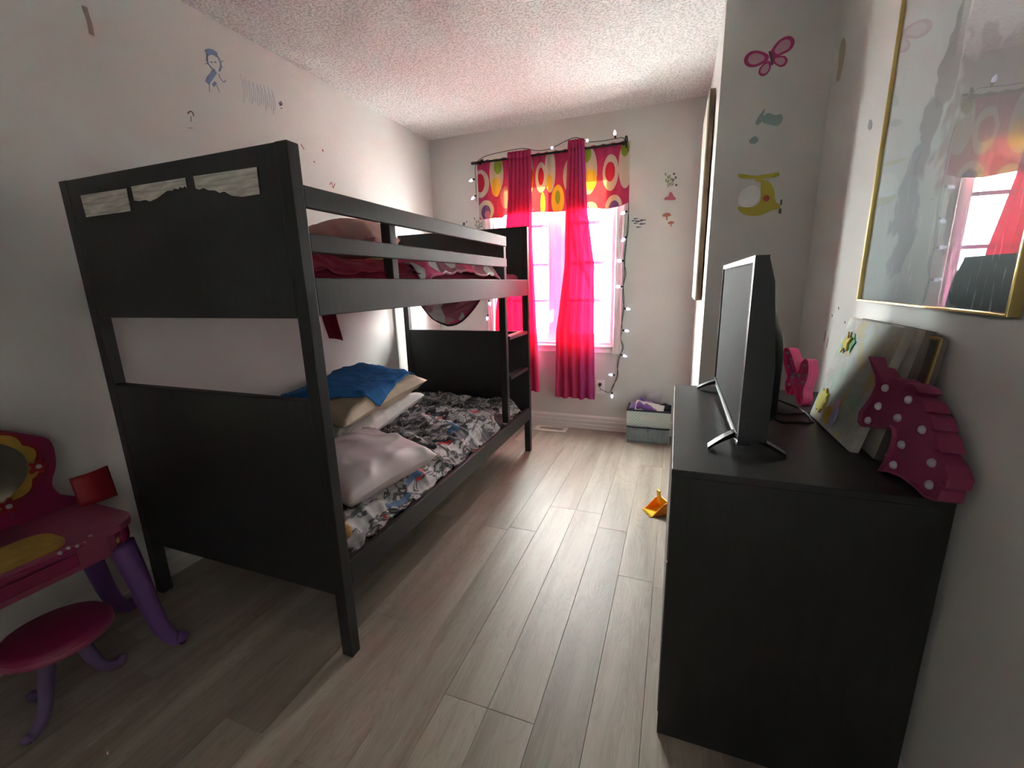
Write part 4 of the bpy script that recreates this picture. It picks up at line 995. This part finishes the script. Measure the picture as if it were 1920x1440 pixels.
flat('bubble', ellipse([(0.2976, 3.4300, 1.7472)][0], (.013, 0, 0), (0, 0, .014), 14), BW, 'decal_navy', db); flat('bubble', ellipse([(0.3240, 3.4300, 1.7628)][0], (.006, 0, 0), (0, 0, .007), 12), BW, 'decal_navy', db)
co = tag(flat('coral_decal', [(1.9272, 3.4300, 1.8155), (1.9524, 3.4300, 1.8241), (1.9620, 3.4300, 1.8485), (1.9765, 3.4300, 1.8472), (1.9888, 3.4300, 1.8209), (2.0040, 3.4300, 1.8088), (1.9975, 3.4300, 1.7949), (1.9316, 3.4300, 1.8006)], BW, 'decal_coral', smooth_k=2), 'small pink coral sticker on the back wall', 'sticker')
FL = ['topmost', 'rightmost upper', 'leftmost', 'middle', 'lower left', 'lower right', 'lowest']
FISH = [(1.7296, 3.4300, 1.6869), (1.7802, 3.4300, 1.6720), (1.7146, 3.4300, 1.6728), (1.7497, 3.4300, 1.6666), (1.7308, 3.4300, 1.6546), (1.7774, 3.4300, 1.6458), (1.7513, 3.4300, 1.6248)]
for i, p in enumerate(FISH):
    p = Vector(p); s = .024 if i % 2 else .018
    P = [p+Vector((s*a, 0, s*b)) for a, b in ((-1, .05), (-.6, .26), (0, .30), (.5, .12), (.8, .24), (1.05, .2), (.9, -.02), (1.0, -.2), (.5, -.08), (0, -.24), (-.6, -.18))]
    tag(flat('fish_decal', P, BW, 'decal_navy'), 'tiny blue fish sticker, %s of the shoal right of the window' % FL[i], 'sticker', 'shoal of tiny fish stickers')
for c, s, lb in (([(1.9484, 3.4300, 1.6895)][0], .030, 'larger upper orange jellyfish-like sticker on the back wall'), ([(1.9807, 3.4300, 1.6355)][0], .022, 'smaller lower orange jellyfish-like sticker on the back wall')):
    jt = thing('jelly_decal', tuple(c), lb, 'sticker'); c = Vector(c)
    flat('cap', [c+Vector((s*a, 0, s*b)) for a, b in ((-1, 0), (-.8, .5), (0, .75), (.8, .5), (1, 0), (.4, -.15), (-.4, -.15))], BW, 'decal_orange', jt, smooth_k=2)
    flat('stalk', [c+Vector((s*a, 0, s*b)) for a, b in ((-.2, -.1), (.2, -.1), (.3, -1.0), (-.1, -.9))], BW, 'decal_orange', jt)
RN = (-1, 0, 0)
tag(flat('leaf_decal', [(2.6060, 2.1758, 2.1406), (2.6060, 2.1304, 2.1026), (2.6060, 2.1218, 2.0542), (2.6060, 2.1371, 2.0058), (2.6060, 2.1577, 1.9821), (2.6060, 2.1973, 2.0007), (2.6060, 2.1909, 2.0455), (2.6060, 2.2045, 2.1071)], RN, 'decal_tan', smooth_k=2), 'faded tan sticker near the corner of the right wall', 'sticker')
tag(flat('drop_decal', [(2.6060, 1.7511, 1.7207), (2.6060, 1.7298, 1.7095), (2.6060, 1.7222, 1.6903), (2.6060, 1.7371, 1.6853), (2.6060, 1.7544, 1.6966), (2.6060, 1.7566, 1.7130)], RN, 'decal_grey', smooth_k=2), 'small grey-blue drop sticker beside the gold frame', 'sticker')
# scribbles and scuffs drawn straight onto the left wall: parts of that wall
M['ink_blue'] = mat('blue_marker_ink', (.17, .23, .40), .7); M['ink_faint'] = mat('faint_blue_crayon', (.50, .515, .56), .8, var=.05); M['ink_violet'] = mat('violet_ink', (.22, .09, .32), .7); M['ink_brown'] = mat('brown_scuff', (.30, .235, .215), .8); M['ink_dark'] = mat('dark_pencil', (.12, .10, .10), .8); M['ink_red'] = mat('red_ink', (.40, .07, .09), .7)
def stroke(pts, w):
    P = [Vector(p) for p in pts]; V = []; F = []
    for i, p in enumerate(P):
        d = (P[min(i+1, len(P)-1)]-P[max(i-1, 0)]).normalized(); s = Vector((0, -d.z, d.y))*w/2
        for q in (p-s, p+s): V += [(.0002, q.y, q.z), (.0009, q.y, q.z)]
    for i in range(len(P)-1):
        a, b = i*4, i*4+4
        F += [(a+1, a+3, b+3, b+1), (a, b, b+2, a+2), (a, a+1, b+1, b), (a+2, b+2, b+3, a+3)]
    F += [(0, 2, 3, 1), (len(V)-4, len(V)-3, len(V)-1, len(V)-2)]
    return V, F
def draw(name, m, label, *strokes): return mesh(name, join(*[stroke(smooth_open(s, 4), w) for s, w in strokes]), m, wall_left, label=label)
draw('marker_drawing', 'ink_blue', "child's blue marker drawing of a face with a body",
     ([(0.0000, 1.5005, 2.2791), (0.0000, 1.5177, 2.2926), (0.0000, 1.5383, 2.2970), (0.0000, 1.5525, 2.2922)], .022), ([(0.0000, 1.5015, 2.2710), (0.0000, 1.5009, 2.2412), (0.0000, 1.5152, 2.2256), (0.0000, 1.5297, 2.2226)], .006), ([(0.0000, 1.5525, 2.2922), (0.0000, 1.5621, 2.2745), (0.0000, 1.5629, 2.2509), (0.0000, 1.5507, 2.2265)], .008), ([(0.0000, 1.5181, 2.2545), (0.0000, 1.5195, 2.2487)], .010), ([(0.0000, 1.5369, 2.2622), (0.0000, 1.5384, 2.2563)], .010),
     ([(0.0000, 1.5293, 2.2203), (0.0000, 1.5093, 2.1932), (0.0000, 1.4900, 2.1687), (0.0000, 1.4822, 2.1530)], .020), ([(0.0000, 1.5118, 2.1660), (0.0000, 1.5205, 2.1583)], .026), ([(0.0000, 1.5463, 2.2160), (0.0000, 1.5530, 2.1967), (0.0000, 1.5672, 2.1887), (0.0000, 1.5774, 2.2014)], .004), ([(0.0000, 1.4892, 2.1513), (0.0000, 1.4859, 2.1198)], .003), ([(0.0000, 1.5259, 2.1603), (0.0000, 1.5363, 2.1332)], .003), ([(0.0000, 1.4903, 2.2496), (0.0000, 1.4999, 2.2493)], .003), ([(0.0000, 1.4869, 2.2314), (0.0000, 1.5005, 2.2389)], .003), ([(0.0000, 1.5668, 2.2721), (0.0000, 1.5788, 2.2813)], .003), ([(0.0000, 1.5606, 2.2521), (0.0000, 1.5737, 2.2530)], .003))
draw('crayon_smear', 'ink_faint', 'faint blue crayon smear', *[([(0, 1.665+.0115*k+.004*math.sin(k*3), 2.262-.02*abs(math.sin(k*1.7))), (0, 1.668+.0115*k, 2.20), (0, 1.660+.0115*k, 2.135+.03*abs(math.sin(k*2.3)))], .0035+.003*abs(math.sin(k*1.3))) for k in range(17)])
draw('ink_dot', 'ink_violet', 'violet ink dots', ([(0.0000, 1.8850, 2.2102), (0.0000, 1.8935, 2.2002)], .022), ([(0.0000, 1.8875, 2.1854), (0.0000, 1.8902, 2.1811)], .010))
draw('pencil_hook', 'ink_dark', 'small pencil hook', ([(0.0000, 1.3654, 1.9922), (0.0000, 1.3768, 2.0041), (0.0000, 1.3881, 2.0035), (0.0000, 1.3901, 1.9893)], .005), ([(0.0000, 1.3779, 1.9855), (0.0000, 1.3737, 1.9631)], .003), ([(0.0000, 1.3566, 1.9326), (0.0000, 1.3760, 1.9382)], .002))
draw('scuff_mark', 'ink_brown', 'long reddish-brown scuff', ([(0.0000, 1.0518, 2.2385), (0.0000, 1.0546, 2.2136), (0.0000, 1.0574, 2.1883), (0.0000, 1.0563, 2.1510)], .016))
draw('ink_dot', 'ink_red', 'red and violet specks', ([(0.0000, 2.1600, 2.0499), (0.0000, 2.1669, 2.0399)], .012), ([(0.0000, 2.0791, 1.9664), (0.0000, 2.0862, 1.9593)], .008), ([(0.0000, 1.9959, 2.0362), (0.0000, 2.0152, 2.0134)], .006), ([(0.0000, 2.1902, 1.8588), (0.0000, 2.2109, 1.8750), (0.0000, 2.2152, 1.8449), (0.0000, 2.2383, 1.8741)], .005))
def rwstroke(name, m, label, *strokes):
    vf = join(*[stroke(smooth_open([(0, p[1], p[2]) for p in s], 3), w) for s, w in strokes])
    V = [(XR-x, y, z) for x, y, z in vf[0]]
    return mesh(name, (V, vf[1]), m, wall_right, label=label)
rwstroke('pencil_marks', 'ink_dark', 'grey pencil ticks near the corner', ([(2.6060, 1.9046, 0.9779), (2.6060, 1.8966, 1.0208)], .004), ([(2.6060, 1.8625, 0.9584), (2.6060, 1.8594, 0.9960)], .003), ([(2.6060, 1.7957, 1.1170), (2.6060, 1.7870, 1.1099)], .006), ([(2.6060, 1.8541, 1.0859), (2.6060, 1.8456, 1.0805)], .006), ([(2.6060, 1.7105, 1.0721), (2.6060, 1.7032, 1.0672)], .006))

# ================================================================== STORAGE BIN
M['mint'] = None
def mint_mat():
    m, nt, p = nodes_of('mint_trellis_fabric')
    v = texco(nt); mp = nt.nodes.new('ShaderNodeMapping'); mp.inputs['Rotation'].default_value = (0, math.radians(45), 0); mp.inputs['Scale'].default_value = (1, 1, 1); L(nt, v, mp.inputs['Vector'])
    sp = nt.nodes.new('ShaderNodeSeparateXYZ'); L(nt, mp.outputs[0], sp.inputs[0])
    def band(s): return math_(nt, 'LESS_THAN', math_(nt, 'FRACT', math_(nt, 'MULTIPLY', s, 55)), .22)
    k = math_(nt, 'MAXIMUM', band(sp.outputs[0]), band(sp.outputs[2]))
    L(nt, mixc(nt, k, (.42, .50, .46), (.62, .64, .61)), p.inputs['Base Color']); p.inputs['Roughness'].default_value = .8; return m
M['mint'] = mint_mat()
M['meshgrey'] = mat('grey_mesh_pocket', (.20, .235, .25), .7, var=.2, vscale=20, stretch=(3, 1, .5))
M['navy'] = mat('dark_navy_binding', (.02, .022, .04), .7)
M['fleece'] = mat('purple_fleece', (.13, .045, .22), .95, var=.25, sheen=.5)
M['paper'] = mat('white_paper', (.66, .64, .66), .7, var=.04)
M['board'] = mat('cream_card_box', (.60, .56, .52), .6, var=.05)
SX0, SX1, SY0, SY1, SZ = 1.735, 2.058, 3.205, 3.408, .262
bn = thing('storage_bin', ((SX0+SX1)/2, (SY0+SY1)/2, 0), 'mint and grey fabric storage bin with front pockets by the back wall', 'storage bin')
def wallq(a, b, c, d, t):  # slab from four points
    return thick(([a, b, c, d], [(0, 1, 2, 3)]), t)
tp = .006
mesh('base', box(SX0+.008, SX1-.008, SY0+.008, SY1-.004, .001, .006), 'mint', bn)
mesh('front_wall', box(SX0, SX1, SY0, SY0+.006, .001, SZ, .002), 'mint', bn)
mesh('back_wall', box(SX0, SX1, SY1-.006, SY1, .001, SZ, .002), 'mint', bn)
for x in (SX0, SX1-.006): mesh('side_wall', box(x, x+.006, SY0+.006, SY1-.006, .001, SZ, .002), 'mint', bn)
mesh('rim_binding', join(box(SX0-.002, SX1+.002, SY0-.002, SY0+.008, SZ-.010, SZ+.003, .002), box(SX0-.002, SX1+.002, SY1-.008, SY1+.001, SZ-.010, SZ+.003, .002), box(SX0-.002, SX0+.008, SY0, SY1, SZ-.010, SZ+.003, .002), box(SX1-.008, SX1+.002, SY0, SY1, SZ-.010, SZ+.003, .002)), 'navy', bn)
xm = (SX0+SX1)/2
hs = [Vector((xm-.045+.09*t, SY0-.004, .205)) for t in (0, 1)]
hp_ = []
for k in range(24):
    q = 2*math.pi*k/24; hp_.append(Vector((xm+.042*(1 if math.cos(q) > 0 else -1)+.018*math.cos(q), SY0-.0006, .205+.018*math.sin(q))))
hnd = mesh('handle_grommet', prism(hp_, (0, -1, 0), .004), 'board', bn)
mesh('pocket', thick(sheet(lambda u, v: (SX0+.006+(SX1-SX0-.012)*u, SY0-.004-.010*abs(math.sin(u*math.pi*2))**.6*math.sin(v*math.pi*.5+.3)-.003*fbm((u*6, v*3, 1), 2), .012+.116*v), 40, 12), .003), 'meshgrey', bn, smooth=True)
mesh('pocket_binding', thick(sheet(lambda u, v: (SX0+.004+(SX1-SX0-.008)*u, SY0-.008-.010*abs(math.sin(u*math.pi*2))**.6, .124+.012*v), 40, 2), .003), 'navy', bn, smooth=True)
mesh('pocket_seam', box(xm-.002, xm+.002, SY0-.007, SY0-.001, .012, .125), 'navy', bn)
def purple(u, v):
    x = SX0+.014+(SX1-SX0-.10)*u; y = SY0+.016+(SY1-SY0-.032)*v
    z = .262+.085*math.sin(math.pi*min(1, u*1.05))**.7*math.sin(math.pi*v)**.5*(.6+.6*abs(noise.noise(Vector((x*14, y*14, 3)))))+.012*fbm((x*20, y*20, 1), 2)
    return (x, y, z)
tag(mesh('purple_blanket', thick(sheet(purple, 34, 24), -.012), 'fleece', smooth=True), 'crumpled purple fleece blanket stuffed in the storage bin', 'blanket')
def pap(u, v): return (1.86+.115*u+.01*v, 3.37-.05*v+.01*math.sin(u*2), .272+.11*v*(.75+.25*u)+.01*u)
tag(mesh('paper_sheet', thick(sheet(pap, 8, 8), .0012), 'paper', smooth=True), 'white paper sheet sticking up behind the purple blanket', 'paper')
bxT = TR((1.900, 3.240, .268), 0, 55, 9)
bb = mesh('card_box', box(-.105, .105, -.030, .050, -.006, .006, .002, bxT), 'board')
mesh('printed_mark', box(-.014, .030, -.0295, -.004, .0058, .0064, 0, bxT), 'navy', bb)
mesh('printed_panel', box(-.008, .024, -.024, -.009, .0062, .0068, 0, bxT), 'board', bb)
tag(bb, 'flat cream card box with a black mark at the front of the bin', 'box')
tag(mesh('black_pouch', thick(sheet(lambda u, v: (1.985+.055*u, 3.30+.085*v, .250+.032*math.sin(math.pi*u)**.5*math.sin(math.pi*v)**.5), 12, 12), -.01), 'navy', smooth=True), 'dark pouch in the right corner of the storage bin', 'pouch')

# ================================================================== TOY DIGGER BUCKET
M['toy_orange'] = mat('orange_toy_plastic', (.85, .27, .012), .4, var=.05); M['toy_yellow'] = mat('yellow_toy_plastic', (.88, .58, .015), .4, var=.05)
tb = thing('toy_digger_bucket', (2.02, 2.16, 0), 'orange and yellow toy digger bucket on the floor by the dresser', 'toy')
cx, cy = 2.016, 2.150
T0 = TR((cx, cy, 0), -58)
def side(sx):
    P = [(sx, -.055, .004), (sx, -.005, .0015), (sx, .035, .006), (sx, .052, .035), (sx, .040, .072), (sx, .012, .066)]
    return prism([T0 @ Vector(p) for p in P], T0.to_3x3() @ Vector((1, 0, 0)), .004)
mesh('cheek_plate', side(-.045), 'toy_orange', tb); mesh('cheek_plate', side(.041), 'toy_orange', tb)
def shell(u, v):
    pr = [(-.055, .004), (-.005, .0015), (.035, .006), (.052, .035), (.040, .072)]
    k = min(3, int(v*4)); t = v*4-k; y = pr[k][0]+(pr[k+1][0]-pr[k][0])*t; z = pr[k][1]+(pr[k+1][1]-pr[k][1])*t
    return T0 @ Vector((-.043+.086*u, y, z))
mesh('bucket_shell', thick(sheet(shell, 4, 12), .003), 'toy_yellow', tb)
for k in range(7):
    x = -.041+k*.0137
    mesh('tooth', prism([T0 @ Vector(p) for p in ((x-.004, -.050, .0012), (x+.004, -.050, .0012), (x+.002, -.068, .0012), (x-.002, -.068, .0012))], (0, 0, 1), .004), 'toy_yellow', tb)
arm = [T0 @ Vector(p) for p in ((.0, .035, .062), (.002, .045, .085), (.004, .052, .108))]
am = mesh('arm', join(box(-.014, .014, .010, .020, .050, .128, .002, T0 @ Matrix.Rotation(math.radians(6), 4, 'X'))), 'toy_yellow', tb)
for k in range(6): mesh('slot', box(-.009, .006, .0085, .0102, .062+k*.0098, .0662+k*.0098, 0, T0 @ Matrix.Rotation(math.radians(6), 4, 'X')), 'toy_orange', am)

# ================================================================== TOY VANITY AND STOOL
M['v_pink'] = mat('rose_pink_plastic', (.30, .055, .12), .45, var=.08); M['v_mag'] = mat('magenta_toy_plastic', (.24, .014, .075), .4, var=.08); M['v_red'] = mat('red_toy_plastic', (.28, .010, .02), .4, var=.08)
M['v_gold'] = mat('gold_toy_trim', (.42, .26, .045), .45, var=.2, vscale=30); M['v_purple'] = mat('purple_toy_plastic', (.14, .055, .22), .45, var=.08); M['v_violet'] = mat('dull_violet_plastic', (.15, .10, .22), .5, var=.08)
M['mirror'] = mat('toy_mirror_foil', (.80, .76, .62), .12, metal=1, var=.02)
vn = thing('toy_vanity', (.22, .33, 0), "child's pink toy vanity table with oval mirror against the left wall", 'vanity table')
VZ = .50
def rr(x0, x1, y0, y1, r, z, n=6):
    out = []
    for cx_, cy_, a0 in ((x1-r, y1-r, 0), (x0+r, y1-r, 90), (x0+r, y0+r, 180), (x1-r, y0+r, 270)):
        for k in range(n+1):
            a = math.radians(a0+90*k/n); out.append(Vector((cx_+r*math.cos(a), cy_+r*math.sin(a), z)))
    return out
mesh('table_top', prism(rr(.03, .40, .0, .675, .085, VZ-.022), (0, 0, 1), .022), 'v_pink', vn)
mesh('apron', prism(rr(.05, .385, .02, .655, .075, VZ-.095), (0, 0, 1), .072), 'v_pink', vn)
mesh('gold_tray', prism(rr(.23, .385, .05, .50, .05, VZ+.0005), (0, 0, 1), .010), 'v_gold', vn)
mesh('drawer_trim', box(.386, .394, .08, .50, VZ-.075, VZ-.035, .004), 'v_mag', vn)
mesh('scroll_trim', tube(smooth_open([(.392, .10, VZ-.02), (.400, .25, VZ-.012), (.398, .42, VZ-.020), (.385, .54, VZ-.012), (.34, .63, VZ-.02)], 6), .010, 8), 'v_mag', vn, smooth=True)
for k in range(7):
    t = k/6; mesh('jewel', dome(Vector((.402-.03*t*t, .46+.12*t, VZ-.006+.004*math.sin(k*2))), Vector((.7, .2, .7)), .006), 'pearl', vn, smooth=True)
sd = mesh('corner_medallion', lathe([(.045, 0), (.045, .010), (.034, .014)], (.345, .628, VZ-.058), (.75, .66, 0), 20), 'v_gold', vn, smooth=True)
mesh('medallion_gem', lathe([(.030, .010), (.028, .018), (.012, .024), (.001, .025)], (.345, .628, VZ-.058), (.75, .66, 0), 16), 'v_mag', sd, smooth=True)
def leg(p, d, h, r0, m, name='leg'):
    p, d = Vector(p), Vector((d[0], d[1], 0)).normalized()
    pts = [p, p+d*.015+Vector((0, 0, -.16*h)), p+d*.030+Vector((0, 0, -.40*h)), p+d*.045+Vector((0, 0, -.66*h)), p+d*.068+Vector((0, 0, -.86*h)), p+d*.105+Vector((0, 0, -.965*h)), p+d*.118+Vector((0, 0, -.972*h))]
    S = smooth_open(pts, 5); n = len(S)
    R = [r0*(1.15-.55*(i/n)**.7) if i < n*.8 else r0*(.62+.35*((i/n)-.8)/.2) for i in range(n)]; R[-1] *= .25; R[-2] *= .6; R[-3] *= .85
    S2 = [Vector((s.x, s.y, max(s.z, R[i]*.98))) for i, s in enumerate(S)]
    return tube(S2, R, 12)
for p, d in (((.365, .615, VZ-.08), (.8, .55)), ((.09, .62, VZ-.08), (-.05, .6)), ((.345, .06, VZ-.08), (.55, -.8)), ((.09, .06, VZ-.08), (-.05, -.6))):
    mesh('leg', leg(p, d, VZ-.08, .034, None), 'v_purple', vn, smooth=True)
# mirror back, scalloped frame and foil
mc = Vector((.075, .378, .70))
def outl(ry, rz, sc=0, n=72, x=.075): return [Vector((x, mc.y+(ry+sc*abs(math.sin(14*math.pi*k/n)))*math.cos(2*math.pi*k/n), mc.z+(rz+sc*abs(math.sin(14*math.pi*k/n)))*math.sin(2*math.pi*k/n))) for k in range(n)]
mesh('mirror_back', prism(smooth_closed([(.045, .378, .875), (.045, .50, .83), (.045, .60, .775), (.045, .632, .74), (.045, .628, .66), (.045, .605, .60), (.045, .62, .55), (.045, .66, .505), (.045, .378, .502), (.045, .09, .505), (.045, .135, .55), (.045, .15, .60), (.045, .128, .66), (.045, .124, .74), (.045, .156, .775), (.045, .256, .83)], 3), (1, 0, 0), .030), 'v_mag', vn)
fr = mesh('mirror_frame', prism(outl(.210, .150, .010), (1, 0, 0), .014), 'v_red', vn)
mesh('mirror_scallop', prism(outl(.195, .138, .014, x=.0892), (1, 0, 0), .004), 'v_gold', vn)
mesh('mirror_foil', prism(outl(.178, .122, 0, x=.0934), (1, 0, 0), .002), 'mirror', vn)
for a in (-.15, -1.0, -2.2, 1.2, 2.0):
    q = Vector((.093, mc.y+.200*math.cos(a), mc.z+.142*math.sin(a)))
    f_ = mesh('flower', prism([q+Vector((0, (.021+.007*math.cos(5*t))*math.cos(t), (.021+.007*math.cos(5*t))*math.sin(t))) for t in [2*math.pi*k/30 for k in range(30)]], (1, 0, 0), .009), 'v_red', vn)
    mesh('flower_gem', dome(q+Vector((.009, 0, 0)), Vector((1, 0, 0)), .008), 'pearl', f_, smooth=True)
mesh('card_holder', thick(sheet(lambda u, v: (.10+.012*math.sin(u*3)+.02*(1-v), .640+.112*u, .500+.105*v+.012*u*v-.008*u), 10, 6), .006), 'v_red', vn, smooth=True)
# stool
st = thing('toy_stool', (.37, .415, 0), "child's low pink stool with violet legs in front of the toy vanity", 'stool')
sc_ = Vector((.365, .418, .0))
mesh('seat', lathe([(.0, .222), (.112, .222), (.124, .228), (.128, .242), (.122, .256), (.110, .262), (.0, .260)], sc_, (0, 0, 1), 40), 'v_mag', st, smooth=True)
mesh('seat_band', lathe([(.126, .226), (.130, .230), (.130, .244), (.126, .247)], sc_, (0, 0, 1), 40), 'v_pink', st, smooth=True)
for a in (98, 200, 290):
    a = math.radians(a); d = (math.cos(a), math.sin(a))
    mesh('leg', leg(sc_+Vector((d[0]*.025, d[1]*.025, .225)), d, .225, .021, None), 'v_violet', st, smooth=True)
